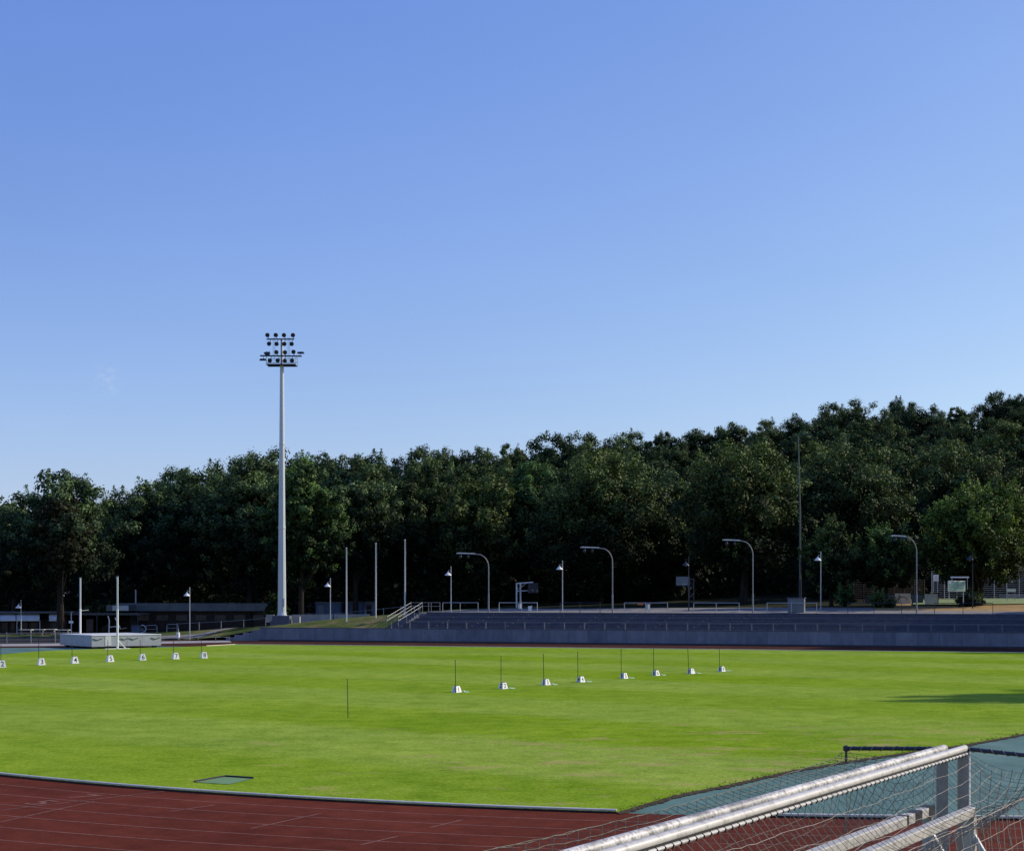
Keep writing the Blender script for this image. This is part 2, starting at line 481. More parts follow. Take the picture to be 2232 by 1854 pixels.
# far side surfaces
M['trackfar'] = simple('shaded_far_track', (.060, .024, .018), .95, 0, .35, .25, .02)  # tree shadow on the far track is put into this darker colour
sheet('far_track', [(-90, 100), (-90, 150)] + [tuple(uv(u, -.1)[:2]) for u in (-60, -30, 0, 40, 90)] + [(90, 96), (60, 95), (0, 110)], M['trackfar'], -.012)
sheet('far_green_surface', [tuple(p[:2]) for p in [Vector((-75, 100, 0)), Vector((-75, 136, 0)), ground(-60, 1411.5), ground(130, 1410.8), ground(350, 1407.8), ground(400, 1408.2), ground(420, 1412), Vector((-42, 105, 0))]], M['greentartan'], -.006)
sheet('pale_path', [tuple(p[:2]) for p in [ground(-200, 1409), ground(-200, 1403.5), ground(0, 1402.8), ground(200, 1400.5), ground(350, 1397), ground(500, 1395), ground(505, 1399), ground(300, 1403), ground(100, 1407)]], M['paleconcrete'], -.002)
# asphalt forecourt in front of the pavilion
sheet('forecourt', [(-110, 160), (-110, 235), (-36, 235), (-36, 168), (-44, 153), (-60, 150)], M['asphalt'], .06)

sheet('asphalt_apron', [tuple(p[:2]) for p in [ground(-260, 1404), Vector((-110, 162, 0)), Vector((-60, 162, 0)), Vector((-38, 162, 0)), ground(352, 1396.5), ground(200, 1400), ground(0, 1402.5)]], M['asphalt'], .003)
# kerbs
def kerb(name, pts, label, h=.066, r_=.024, base=True):
    pts = [Vector(p) for p in pts]; o0 = pts[0].copy(); P = [p - o0 for p in pts]
    t = thing(name, label, 'kerb', o0)
    mb = MB(); mb.tube([p + Vector((0, 0, h)) for p in P], r_, 8); mb.build('rail', M['kerbwhite'], t, True)
    mb = MB(); n = len(P)
    for a, b in zip(P, P[1:]):
        mb.beam(a + Vector((0, 0, h*.27)), b + Vector((0, 0, h*.27)), .03, h*.5)
    mb.build('base', M['blackpaint'], t); return t  # black strip paints the shade in the gap under the rail
kl = [p for p in arc(KR + .05, 205, 262, 110) if p.x < 2.25]
kerb('track_kerb', kl, 'thin white kerb rail curving along the grass above the red track')
kr = [p for p in arc(KR + .05, 262, 300, 70) if p.x > 4.9]
kerb('track_kerb', kr, 'thin white kerb rail between green surface and red track behind the goals')
kerb('track_kerb', [p + Vector((0, 0, 0)) for p in far[7:]], 'far white kerb rail where the grass meets the shaded track', .045, .02)

# fringe of grass blades along kerb and green area, one uncountable mass
def blades(name, centres, hmin, hmax, m, label, width=.02):
    n = len(centres); rs = np.random.RandomState(5)
    C = np.array(centres); a = rs.uniform(0, 2*PI, n); h = rs.uniform(hmin, hmax, n); w = width*rs.uniform(.6, 1.4, n)
    lean = rs.uniform(-.6, .6, (n, 2)) * h[:, None]
    V0 = C + np.stack([np.cos(a)*w, np.sin(a)*w, 0*a], 1); V1 = C - np.stack([np.cos(a)*w, np.sin(a)*w, 0*a], 1)
    V2 = C + np.stack([lean[:, 0], lean[:, 1], h], 1)
    vs = np.stack([V0, V1, V2], 1).reshape(-1, 3)
    me = bpy.data.meshes.new(name); me.from_pydata(vs.tolist(), [], np.arange(3*n).reshape(-1, 3).tolist())
    att = me.attributes.new('tint', 'FLOAT', 'FACE'); att.data.foreach_set('value', rs.uniform(0, 1, n).astype('f'))
    me.materials.append(m); o = bpy.data.objects.new(name, me); COL.objects.link(o)
    return tag(o, label, 'grass', kind='stuff')
cs = []
for a, b in zip(kl, kl[1:]):
    L = (b-a).length; dens = 60 * (1.0 if True else 1)
    for i in range(int(L*dens)):
        p = a.lerp(b, rng.random()); inward = (KC - p).normalized()
        p = p + inward * (.04 + abs(rng.gauss(0, .12))); cs.append((p.x, p.y, .015))
for a, b in zip(edge, edge[1:]):
    L = (b-a).length
    if a.y > 60: continue
    for i in range(int(L*26)):
        p = a.lerp(b, rng.random()); d = (b-a).normalized()
        if math.sin(p.x*5.1)+math.sin(p.x*13.7+1) < -.5: continue
        p = p + Vector((-d.y, d.x, 0)) * (.02 + abs(rng.gauss(0, .12))); cs.append((p.x, p.y, .015))
blades('grass_fringe', cs, .015, .055, M['blade'], 'ragged grass blades growing along the kerb and green surface edge')
# worn soil line where turf meets the green surface
mb = MB(); e0 = fray(edge, .10, .05); e1 = [p + Vector((.05 + rng.uniform(0, .10), -.10 - rng.uniform(0, .08), 0)) for p in e0]
for i in range(len(e0)-1): mb.quad((e1[i].x, e1[i].y, .012), (e1[i+1].x, e1[i+1].y, .012), (e0[i+1].x, e0[i+1].y+.03, .026), (e0[i].x, e0[i].y+.03, .026))
tag(mb.build('soil_edge', M['soil']), kind='structure')
# sunken lid in the grass
def pp(x, y, z=0.0): p = ground(x, y, z); return (p.x, p.y, z)
th = thing('ground_hatch', 'pale green lid let into the grass near the track kerb', 'hatch', ground(490, 1702))
c0 = ground(490, 1702)
pts = [ground(424, 1706), ground(492, 1694), ground(552, 1698), ground(500, 1711)]
mb = MB(); mb.poly([(p.x-c0.x, p.y-c0.y, .030) for p in pts]); mb.build('lid', M['hatch'], th)
mb = MB()
for a, b in ((pts[0], pts[1]), (pts[1], pts[2])):
    mb.beam(Vector((a.x-c0.x, a.y-c0.y, .035)), Vector((b.x-c0.x, b.y-c0.y, .035)), .04, .06)
mb.build('rim', M['blackpaint'], th)  # black strips paint the turf's shadow along the back edges

# ------------------------------------------------------------------ retaining wall, terraces, rails
wall_o = thing('retaining_wall', 'long low concrete panel wall behind the far straight', 'wall', O, WROT)
mb = MB()   # local x = along, y = away
mb.box((31, .14, -.02), (118, .28, WALL_H + .02))
steps = [(-28.6, 1.12), (-29.6, .85), (-30.6, .6), (-31.6, .34)]
for u, h in steps: mb.box((u+.1, .14, -.02), (1.0 if True else 1, .28, h+.02))
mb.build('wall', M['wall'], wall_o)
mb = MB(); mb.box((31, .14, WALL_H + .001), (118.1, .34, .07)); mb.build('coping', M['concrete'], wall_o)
mb = MB(); mb.box((31, -.12, -.02), (118, .22, .16)); mb.build('shadow_strip', M['darkmetal'], wall_o)  # dark strip stands in for the shadow at the wall foot

UL = u_of(866, .6)                      # left end of the terraces
stand = thing('terraced_stand', 'long shaded stand of concrete steps with bench planks above the wall', 'stand', O, WROT)
NS = 6; rise = (TOPZ - WALL_H) / NS
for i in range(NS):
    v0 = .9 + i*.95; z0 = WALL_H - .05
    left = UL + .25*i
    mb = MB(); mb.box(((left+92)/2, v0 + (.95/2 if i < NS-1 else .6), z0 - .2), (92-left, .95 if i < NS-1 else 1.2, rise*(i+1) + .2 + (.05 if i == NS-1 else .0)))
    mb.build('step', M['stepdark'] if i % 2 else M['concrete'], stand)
    if i < NS-1:
        mb = MB(); x = left + .4
        while x < 90:
            L = 3.8; mb.box((x+L/2, v0+.38, z0 + rise*(i+1) + .09), (L-.12, .32, .04)); 
            for q in (.5, L-.6): mb.box((x+q, v0+.38, z0 + rise*(i+1)), (.08, .22, .089))
            x += L
        mb.build('bench_plank', M['plank'], stand)
mb = MB(); mb.box(((UL+92)/2, .45 + .14, WALL_H-.3), (92-UL, .62, .24)); mb.build('walkway', M['concrete'], stand)

# rail along the top of the wall
ra = thing('wall_handrail', 'low metal rail on posts running along the wall top before the stand', 'handrail', uv(0, .15, WALL_H+.07), WROT)
mb = MB(); mb.tube([(UL-.8, 0, .70), (90, 0, .70)], .032, 6); mb.build('rail', M['cabinet'], ra)
pm = MB(); pm.box((0, 0, 0), (.09, .09, .69)); pm.box((0, 0, .2), (.16, .05, .10)); pm.box((0, 0, .5), (.14, .05, .12)); post0 = pm.build('post', M['cabinet'], ra)
xs = []; x = UL - .5
while x < 60: xs.append(x); x += 2.05
post0.location = (xs[0], 0, 0)
for x in xs[1:]:
    c = post0.copy(); COL.objects.link(c); c.location = (x, 0, 0); c.parent = ra

# stairs with handrails at the left end of the terraces
st = thing('stairway', 'concrete stairway with steel handrails at the left end of the stand', 'stairs', uv(UL, 0, 0), WROT)
for i in range(9):
    mb = MB(); mb.box((-.5 + .02*i, .9 + i*.66, WALL_H - .1), (1.3, .66, .19*(i+1))); mb.build('step', M['concrete'], st)
for k, off in enumerate((-1.15, .15)):
    mb = MB()
    a = Vector((off, .5, WALL_H + .2)); b = Vector((off + .15, 6.9, TOPZ + .02)); c = Vector((off + 2.1, 7.0, TOPZ + .02))
    for h in (1.0, .62):
        mb.tube([a + Vector((0, 0, h)), b + Vector((0, 0, h)), c + Vector((0, 0, h))], .03, 6)
    for t in (0, .33, .66, 1.0): 
        p = a.lerp(b, t); mb.tube([p, p + Vector((0, 0, 1.0))], .03, 6)
    for t in (.5, 1.0):
        p = b.lerp(c, t); mb.tube([p, p + Vector((0, 0, 1.0))], .03, 6)
    mb.build('handrail', M['lampgrey'], st)

# barriers along the top of the stand
def z_at(p): return bank_z(p.x, p.y)
bar_specs = [(965, 1042, 1003, 'galv', 'first barrier rail right of the stairway, below a cone lamp'),
             (1088, 1171, None, 'offwhite', 'pale barrier rail in front of the left basketball hoop'),
             (1221, 1308, 1264, 'darkmetal', 'dark barrier rail between cone lamp and second curved street lamp'),
             (1361, 1455, 1407, 'galv', 'barrier rail with a small orange sign on it'),
             (1512, 1611, 1561, 'galv', 'barrier rail between right basketball hoop and third curved lamp'),
             (1672, 1780, 1725, 'galv', 'barrier rail passing behind the grey utility cabinet'),
             (1848, 1965, 1905, 'darkmetal', 'dark barrier rail in front of the shrubs and board fence'),
             (2037, 2164, 2099, 'darkmetal', 'rightmost dark barrier rail before the green banner')]
for x0, x1, xm, m, lab in bar_specs:
    v = 6.55; ua, ub = u_of(x0, v), u_of(x1, v)
    b = thing('barrier_rail', lab, 'barrier', uv((ua+ub)/2, v, TOPZ), WROT, 'hoop barriers on top of the stand')
    L = ub - ua; H = 1.02
    mb = MB(); mb.tube([(-L/2, 0, H), (L/2, 0, H)], .035, 6); mb.build('rail', M[m], b)
    for x in [-L/2, L/2] + ([] if xm is None else [u_of(xm, v) - (ua+ub)/2]):
        mb = MB(); mb.tube([(x, 0, -.05), (x, 0, H)], .032, 6); mb.build('post', M[m], b)
# things hung on the fourth barrier
p = uv(u_of(1396, 6.5), 6.45, TOPZ + .78)
mb = MB(); mb.box((0, 0, 0), (.55, .03, .22)); o = mb.build('notice_sign', M['orange'], origin=None); o.location = p; o.rotation_euler = (0, 0, WROT)
tag(o, 'small orange sign fixed to the barrier rail', 'sign')
def bin_(x, v, z, label, m='offwhite', s=1.0, dz=.35):
    t = thing('litter_bin', label, 'bin', uv(u_of(x, v), v, z), WROT)
    mb = MB(); mb.lathe((0, 0, dz), [(.15*s, 0), (.18*s, .02), (.19*s, .5*s), (.17*s, .52*s)], 12); mb.build('bucket', M[m], t)
    mb = MB(); mb.tube([(.2*s, 0, 0), (.2*s, 0, dz + .6*s)], .03, 6); mb.build('post', M['galv'], t)
    return t
bin_(1412, 6.7, TOPZ, 'white litter bin hanging at the barrier with the orange sign')
bin_(1133, 9.0, TOPZ + .02, 'pale litter bin on the pole of the left basketball hoop')
bin_(1155, 12.0, TOPZ+.05, 'short white bin standing on the path right of the left hoop', 'white', 1.1, .02)

# ------------------------------------------------------------------ lamps
def curved_lamp(px, top_y, tip_x, v, label):
    base = uv(u_of(px, v), v); base.z = TOPZ
    Y = base.y; H = HC + (HY - top_y)/F*Y - base.z; A = (px - tip_x)/F*Y
    t = thing('street_lamp', label, 'street lamp', base, 0, 'curved street lamps on the stand')
    mb = MB(); mb.tube([(0, 0, -.1), (0, 0, 1.9)], .08, 10); mb.build('lower_pole', M['lampgrey'], t, True)
    pts = [(0, 0, 1.9), (0, 0, H - 1.5)]
    for i in range(1, 9):
        a = i/8*PI/2; pts.append((-1.15*(1-math.cos(a)), 0, H - 1.5 + 1.42*math.sin(a)))
    pts += [(-A*.7, 0, H - .03), (-A, 0, H)]
    mb = MB(); mb.tube(pts, [.058]*2 + [.05]*8 + [.042, .038], 8); mb.build('arm', M['lampgrey'], t, True)
    mb = MB(); mb.tube([(-A*.45, 0, H-.01), (-A, 0, H + .03), (-A - .25, 0, H+.02)], [.05, .07, .04], 8); mb.build('sleeve', M['offwhite'], t, True)
    for dx, rr in ((-A + .15, .14), (-A + .95, .12)):
        mb = MB(); mb.lathe((dx, 0, H - .5), [(.04, 0), (rr, .08), (rr*1.1, .22), (.05, .36), (.03, .45)], 10, (.15, 0, 1)); mb.build('lamp_head', M['darkmetal'], t, True)
    return t
curved_lamp(1065, 1206, 1000, 6.9, 'curved street lamp nearest the stairway, left of the hoop')
curved_lamp(1335, 1193, 1270, 6.9, 'dark curved street lamp in mid stand, second from the stairway')
curved_lamp(1641, 1177, 1580, 6.9, 'curved street lamp in front of the big tree trunk')
curved_lamp(1998, 1168, 1947, 6.9, 'curved street lamp at the right before the pruned trees')

def park_lamp(px, top_y, pos, label, m='galv', shade='white'):
    base = pos; Y = base.y; H = HC + (HY - top_y)/F*Y - base.z
    t = thing('park_lamp', label, 'lamp post', base, 0, 'cone shaded lamps on poles')
    mb = MB(); mb.tube([(0, 0, -.1), (0, 0, H)], [.055, .04], 8); mb.build('pole', M[m], t)
    mb = MB(); mb.lathe((-.30, 0, H - .95), [(.36, 0), (.34, .04), (.09, .32), (.03, .42)], 14); mb.build('lamp_shade', M[shade], t)
    mb = MB(); mb.lathe((-.30, 0, H - 1.05), [(.05, 0), (.12, .04), (.12, .10)], 10); mb.build('bulb', M['lampglass'], t)
    mb = MB(); mb.tube([(0, 0, H-.42), (-.30, 0, H-.42)], .025, 6); mb.build('bracket', M[m], t)
    return t
def onbank(px, Y, dz=0):
    X = (px - CX)/F*Y; return Vector((X, Y, bank_z(X, Y) + dz))
for px, ty, Y, lab, m, s in [
    (46, 1307, 172, 'cone lamp on a pole before the pavilion awnings, leftmost of all lamps', 'galv', 'white'),
    (413.5, 1279, 158, 'cone lamp on a pole in front of the long flat building', 'galv', 'white'),
    (720, 1259, 160, 'cone lamp between the floodlight mast and the flagpoles', 'galv', 'white'),
    (983, 1234, 157, 'cone lamp on a pole just left of the first curved street lamp', 'galv', 'white'),
    (1226, 1221, 155, 'cone lamp on a pole between the first two curved street lamps', 'galv', 'white'),
    (1501, 1212, 152, 'dark shaded cone lamp beside the right basketball hoop', 'darkmetal', 'darkmetal'),
    (1789, 1201, 151, 'bright cone lamp right of the utility cabinet and thin mast', 'galv', 'white'),
    (2120, 1199, 150, 'dark cone lamp standing in the shadow of the rightmost round tree', 'darkmetal', 'darkmetal')]:
    park_lamp(px, ty, onbank(px, Y), lab, m, s)
# plain pipe and small lamp behind
o = MB().tube([(0, 0, 0), (0, 0, 2.6), (.12, 0, 2.75)], .06, 6).build('steel_post', M['galv']); o.location = onbank(155.5, 168)
tag(o, 'thin steel post between tree trunk and left jump upright', 'post')
mb = MB(); mb.box((0, 0, 0), (.5, .06, .26)); o = mb.build('notice_board', M['white']); o.location = onbank(155.5, 167.8) + Vector((0, -.1, 1.45))
tag(o, 'small white board on the thin post left of the jump uprights', 'sign')

# flagpoles
for px, ty, by, lab in ((755, 1196, 1355, 'leftmost flagpole on the grass bank, right of the cone lamp'),
                    (819, 1186, 1346, 'middle of the three bare flagpoles on the grass bank'),
                    (882.5, 1178, 1343, 'rightmost bare flagpole, beside the stairway')):
    # walk along the ray until it meets the bank
    Y = 150.0
    while Y < 175:
        q = at(px, by, Y)
        if q.z <= bank_z(q.x, q.y): break
        Y += .25
    H = HC + (HY - ty)/F*Y - q.z
    t = thing('flagpole', lab, 'flagpole', q, 0, 'bare white flagpoles on the bank')
    mb = MB(); mb.tube([(0, 0, -.2), (0, 0, 1.2), (0, 0, H)], [.085, .08, .045], 10); mb.build('pole', M['mast'], t, True)
    mb = MB(); mb.lathe((0, 0, H), [(.05, 0), (.09, .03), (.09, .10), (.03, .16)], 10); mb.build('finial', M['galv'], t)
    mb = MB(); mb.tube([(.10, 0, .9), (.10, 0, H-.05)], .006, 4); mb.tube([(-.0, -.1, 1.2), (.12, -.1, 1.2)], .02, 4); mb.build('halyard', M['offwhite'], t)

# floodlight mast
mY = 163.0
mb_ = at(614.5, 1363, mY); mb_.z = bank_z(mb_.x, mb_.y) - .15
ppm = F/mY
def mz(y): return HC + (HY - y)/F*mY - mb_.z
def mx(x): return (x - 611.5)/ppm
mast = thing('floodlight_mast', 'tall tapering pale floodlight mast with a rack of lamps', 'floodlight', mb_)
mb = MB(); mb.box((-.05, 0, -.5), (2.15, 2.15, mz(1352)+.5)); mb.box((.02, 0, mz(1352)), (1.9, 1.9, mz(1341) - mz(1352))); mb.build('foundation', M['concrete'], mast)
mb = MB(); mb.box((1.75, -.2, 0), (.6, .8, 1.1)); mb.build('switch_box', M['paleconcrete'], mast)
mb = MB(); mb.lathe((0, 0, mz(1341)), [(.56, 0), (.56, .10), (.50, .14), (.48, .36)], 14); mb.build('flange', M['mast'], mast)
z0, z1, z2 = mz(1336), mz(797), mz(738)
mb = MB(); mb.tube([(0, 0, z0), (0, 0, z0 + (z1-z0)*.5), (0, 0, z1)], [.47, .34, .215], 12); mb.build('shaft', M['mast'], mast)
for zz, rr in ((z0 + .34*(z1-z0), .395), (z0+.68*(z1-z0), .305)):
    mb = MB(); mb.lathe((0, 0, zz), [(rr, 0), (rr+.015, .03), (rr+.015, .25), (rr, .28)], 12); mb.build('joint_band', M['mast'], mast)
mb = MB(); mb.box((.25, -.47, mz(1322)), (.20, .14, .95)); mb.build('access_door', M['galv'], mast)
mb = MB(); mb.tube([(0, 0, z1), (0, 0, z2)], .15, 10); mb.build('head_pole', M['galv'], mast)
def bar(y, xa, xb, w=.12, dep=0, tilt=0): 
    return MB().beam((mx(xa), dep, mz(y)), (mx(xb), dep, mz(y + tilt)), w, w).build('crossbeam', M['darkmetal'], mast)
bar(740, 579, 639, .13, -.28); bar(776, 565, 655.5, .14, -.28, 1)
mb = MB(); mb.box((mx(611.5), 0, mz(797)), (3.2, 1.5, .10))
mb.build('platform', M['darkmetal'], mast)
mb = MB()
for x in (579.5, 643.5):
    for yy in (-.7, .7): mb.tube([(mx(x), yy, mz(797)), (mx(x), yy, mz(779))], .03, 6)
for zz in (mz(779), mz(788)):
    mb.tube([(mx(579.5), .7, zz), (mx(643.5), .7, zz)], .025, 6)
    for x in (579.5, 643.5): mb.tube([(mx(x), -.7, zz), (mx(x), .7, zz)], .025, 6)
mb.tube([(mx(579.5), -.7, mz(793)), (mx(643.5), -.7, mz(793))], .03, 6)
mb.build('guard_rail', M['galv'], mast)
mb = MB()
for x in (594.5, 627): 
    for d in (-.1, .1): mb.tube([(mx(x)+d, -.1, mz(789)), (mx(x)+d, -.1, mz(735))], .014, 4)
    for k in range(11): z = mz(787) + k*.25; mb.tube([(mx(x)-.1, -.1, z), (mx(x)+.1, -.1, z)], .012, 4)
mb.build('ladder', M['darkmetal'], mast)
lamps = [(581.8, 731.5, -.2), (599.6, 731.3, .1), (617.5, 731.5, 0), (636.5, 731.5, .3), (585.3, 750.3, -.3), (601.5, 750.5, 0), (618, 750.5, .25), (634, 750.5, .1),
         (601, 768.5, 0), (619, 769, .5), (637.5, 768, .5), (587, 787, -.4), (604, 787, -.5), (618.8, 787.5, .4), (634.5, 787, .5)]
for x, y, yaw in lamps:
    c = Vector((mx(x), -.45, mz(y))); d = Vector((math.sin(yaw), -1, -.45)).normalized()
    mb = MB(); mb.lathe(c - d*.2, [(.06, -.14), (.12, -.10), (.17, 0), (.245, .26), (.25, .30), (.21, .305)], 14, d)
    l = mb.build('lamp', M['darkmetal'], mast, True)
    MB().lathe(c - d*.2, [(.20, .298), (.20, .302)], 14, d).build('lens', M['lampglass'], l)
    mb = MB(); mb.beam(c - d*.15, Vector((c.x + .12, -.28, mz(740) if y < 755 else mz(776))), .05, .05); mb.build('bracket', M['darkmetal'], l)
for x, y, s, tl in ((571, 784, -1, -.12), (653, 769, 1, .05), (579, 769, -1, 1.0), (584, 769, -1, .9)):
    c = Vector((mx(x), -.1, mz(y))); d = Vector((s*.9, .1, -.5 - tl)).normalized()
    mb = MB(); mb.lathe(c, [(.06, -.12), (.16, 0), (.25, .22), (.25, .26)], 14, Vector((.15*s, .1, -1)) if abs(tl) < .3 else Vector((-.75, .2, -.65)))
    if abs(tl) < .3:
        mb = MB(); mb.box((c.x, c.y, c.z - .08), (.78, .5, .17), 0, (.75, .8))
    l = mb.build('lamp', M['darkmetal'], mast, True)
    mb = MB(); mb.beam(c, Vector((c.x - s*.1, -.28, mz(776))), .04, .04); mb.build('bracket', M['darkmetal'], l)

# thin mast at the right
q = onbank(1744, 160); H = HC + (HY - 948)/F*160 - q.z
t = thing('thin_mast', 'tall thin dark green light mast in front of the big trees', 'mast', q)
MB().tube([(0, 0, -.2), (0, 0, 3), (0, 0, H*.55), (-.2, 0, H)], [.13, .12, .09, .055], 8).build('pole', M['dimmetal'], t)
MB().tube([(0, 0, 0), (0, 0, 3.0)], .16, 8).build('sleeve', M['darkmetal'], t)
MB().beam((-.3, 0, H), (1.1, 0, H+.06), .07, .07).box((.9, 0, H-.05), (.6, .4, .16)).build('lamp_head', M['darkmetal'], t)

# utility cabinet
p = uv(u_of(1736, 7.6), 7.6, TOPZ); 
t = thing('utility_cabinet', 'grey square utility cabinet standing on the stand top', 'cabinet', p, WROT)
MB().box((0, 0, -.05), (1.6, .9, 1.5)).build('body', M['cabinet'], t)
MB().box((0, 0, 1.451), (1.75, 1.05, .10)).build('lid', M['concrete'], t)
MB().box((-.35, -.461, .15), (.6, .02, 1.15)).box((.35, -.461, .15), (.6, .02, 1.15)).build('door', M['cabinet'], t)

# basketball hoops
def hoop(px, Y, top_y, side, label, board_px, m):
    b = onbank(px, Y); H = HC + (HY - top_y)/F*Y - b.z
    t = thing('basketball_hoop', label, 'basketball hoop', b)
    for dy in (-.0, .45):
        MB().tube([(dy*side, .3*(dy > 0), -.1), (dy*side, .3*(dy > 0), H)], .09, 8).build('post', M[m], t)
    L = board_px/F*Y
    mb = MB(); mb.beam((0, 0, H-.06), (side*L, .3, H+.1), .12, .14); mb.beam((0, .0, H-.95), (side*L, .3, H - .85), .08, .09)
    mb.beam((0, 0, H-.9), (side*L*.6, .2, H), .05, .05); mb.beam((0, 0, H-.06), (.45*side, .3, H-.06), .1, .1); mb.build('arm', M[m], t)
    if side > 0:
        MB().box((side*L, .35, H - 1.15), (1.5, .05, 1.15), R(38)).build('backboard', M['darkmetal'], t)
        MB().tube([(side*L+.2+.23*math.cos(a/12*2*PI), .75+.23*math.sin(a/12*2*PI), H-.85) for a in range(13)], .012, 5).build('rim', M['orange'], t)
    else:
        MB().box((side*L, -.1, H - .75), (1.5, .05, 1.0), R(-8)).build('backboard', M['cabinet'], t)
        MB().tube([(side*L+.1+.23*math.cos(a/12*2*PI), -.5+.23*math.sin(a/12*2*PI), H-.6) for a in range(13)], .02, 5).build('rim', M['white'], t)
    return t
hoop(1126, 170, 1270, 1, 'basketball hoop with twin posts, seen from behind, left part of the stand top', 36, 'offwhite')
hoop(1512, 165, 1261, -1, 'dark basketball hoop with board facing the field beside the dark cone lamp', 24, 'darkmetal')

# ------------------------------------------------------------------ numbered markers and poles
def marker(num, pos, h, rz, label, group, faces=((0, -1),), w=None):
    w = w or h*1.05
    t = thing('lane_marker', label, 'lane marker', (pos.x, pos.y, .021), rz, group)
    k = .58
    mb = MB(); mb.box((0, 0, 0), (w, w, h), 0, (k, k)); body = mb.build('body', M['white'], t)
    mb = MB(); mb.box((0, 0, h + .001), (w*k*.8, w*k*.8, .012)); mb.build('cap', M['darkmetal'], t)
    tilt = math.atan2(w*(1-k)/2, h); t.rotation_euler = (random.uniform(-.035, .035), random.uniform(-.035, .035), rz + random.uniform(-.06, .06))
    for fx, fy in faces:
        me = glyph(num, h*.98, M['blackpaint'], 'number', .003, .012)
        o = bpy.data.objects.new('number', me); COL.objects.link(o); o.parent = t
        off = w/2*(1+k)/2 + .004
        ang = math.atan2(fy, fx) + PI/2
        o.location = (fx*off, fy*off, h*.47); o.rotation_euler = (PI/2 - tilt, 0, ang)
        if len(faces) > 1 and (fx, fy) == faces[0]: pass
    return t
right = [(995, 1509.5, 1437), (1096.5, 1501.5, 1430), (1190, 1493.5, 1424), (1266, 1487, 1419), (1360, 1479, 1412.5), (1430, 1472.5, 1411), (1507, 1468.5, 1410), (1573.5, 1463.5, 1411)]
pole_x = [993, 1092, 1185, 1259.7, 1354, 1424.7, 1501, 1568]
ordw = ['1', '2', '3', '4', '5', '6', '7', '8']
GR = 'numbered marker boxes in the middle of the field'
for i, (x, y, ty) in enumerate(right):
    p = ground(x, y)
    marker(ordw[i], p + Vector((0, .15, 0)), .30, R(44), f'white box marker with number {ordw[i]} beside a dark pole in mid field', GR, ((0, -1), (-1, 0)), .36)
    Y = p.y + .25; base = Vector(((pole_x[i]-CX)/F*Y, Y - .52 if False else p.y - .12, 0.0))
    base.x = (pole_x[i]-CX)/F*base.y
    H = HC + (HY - ty)/F*base.y
    t = thing('marker_pole', f'thin dark pole standing at the mid field box numbered {ordw[i]}', 'pole', base, 0, 'thin dark poles at the mid field boxes')
    lean = random.uniform(-.02, .02) if i != 6 else -.05
    MB().tube([(0, 0, .0), (0, 0, .3)], .020, 6).build('spike', M['blackpaint'], t)
    MB().tube([(0, 0, .3), (lean, 0, H)], .017, 6).build('rod', M['pole_green'], t)
    # pale strip of tape lying beside
    c = p + Vector((.40, .05, .02)); mb = MB(); rr = random.Random(i)
    pts = [Vector((-.14, 0, .01)), Vector((-.06, .05, .04 + rr.uniform(0, .05))), Vector((.03, -.03, .02)), Vector((.12, .04, .07 if i == 7 else .03)), Vector((.18, 0, .012))]
    for a, b in zip(pts, pts[1:]): mb.quad(a + Vector((0, -.05, 0)), b + Vector((0, -.05, .0)), b + Vector((0, .06, .02)), a + Vector((0, .06, .02)))
    o = mb.build('cloth_strip', M['mint']); o.location = c
    tag(o, f'crumpled mint green strip lying right of the box numbered {ordw[i]}', 'cloth strip', 'pale strips lying beside the boxes')
left = [(2, 1455, '2'), (88, 1450, '3'), (161, 1446, '4'), (238, 1442.5, '5'), (309, 1439, '6'), (381, 1436.5, '7'), (443, 1434.5, '8')]
left_pole = [(2, 1404), (84.5, 1386), (157, 1401), (235, 1394), (305.5, 1394), (378, 1391), (439, 1391)]
GL = 'numbered marker boxes at the left edge of the field'
for i, (x, y, nm) in enumerate(left):
    p = ground(x, y)
    marker(nm, p + Vector((0, .2, 0)), .46, R(30 + 2*((i*5) % 4)), f'white box marker with number {nm} at the left, before the landing mat' if nm in '456' else f'white box marker with number {nm} in the left row', GL, ((0, -1),), .47)
    px, ty = left_pole[i]; by = p.y + .62; base = Vector(((px-CX)/F*by, by, 0)); H = HC + (HY - ty)/F*by
    t = thing('marker_pole', f'thin black pole behind the left row box numbered {nm}', 'pole', base, 0, 'thin black poles behind the left boxes')
    MB().tube([(0, 0, 0), (0, 0, .4)], .022, 6).build('spike', M['blackpaint'], t)
    MB().tube([(0, 0, .4), (0, 0, H)], .019, 6).build('rod', M['blackpaint'], t)
b = ground(758.5, 1565); H = HC + (HY - 1478)/F*b.y
t = thing('marker_pole', 'lone thin green pole stuck in open grass, no box beside it', 'pole', b)
MB().tube([(0, 0, 0), (-.01, 0, H*.5)], .016, 6).build('lower_rod', M['pole_green'], t)
MB().tube([(-.01, 0, H*.5), (-.03, 0, H)], .014, 6).build('upper_rod', M['pole_green'], t)

# ------------------------------------------------------------------ jump landing mat and uprights
cA, cB, cC = ground(200, 1413.5), ground(351, 1410.2), ground(127, 1412.6)
cC = cA + (cC - cA).normalized() * 4.2
dx, dy = (cB - cA), (cC - cA)
Lx, Ly = dx.length, 5.0
ux, uy = dx.normalized(), Vector((-dx.y, dx.x, 0)).normalized()
rzm = math.atan2(ux.y, ux.x)
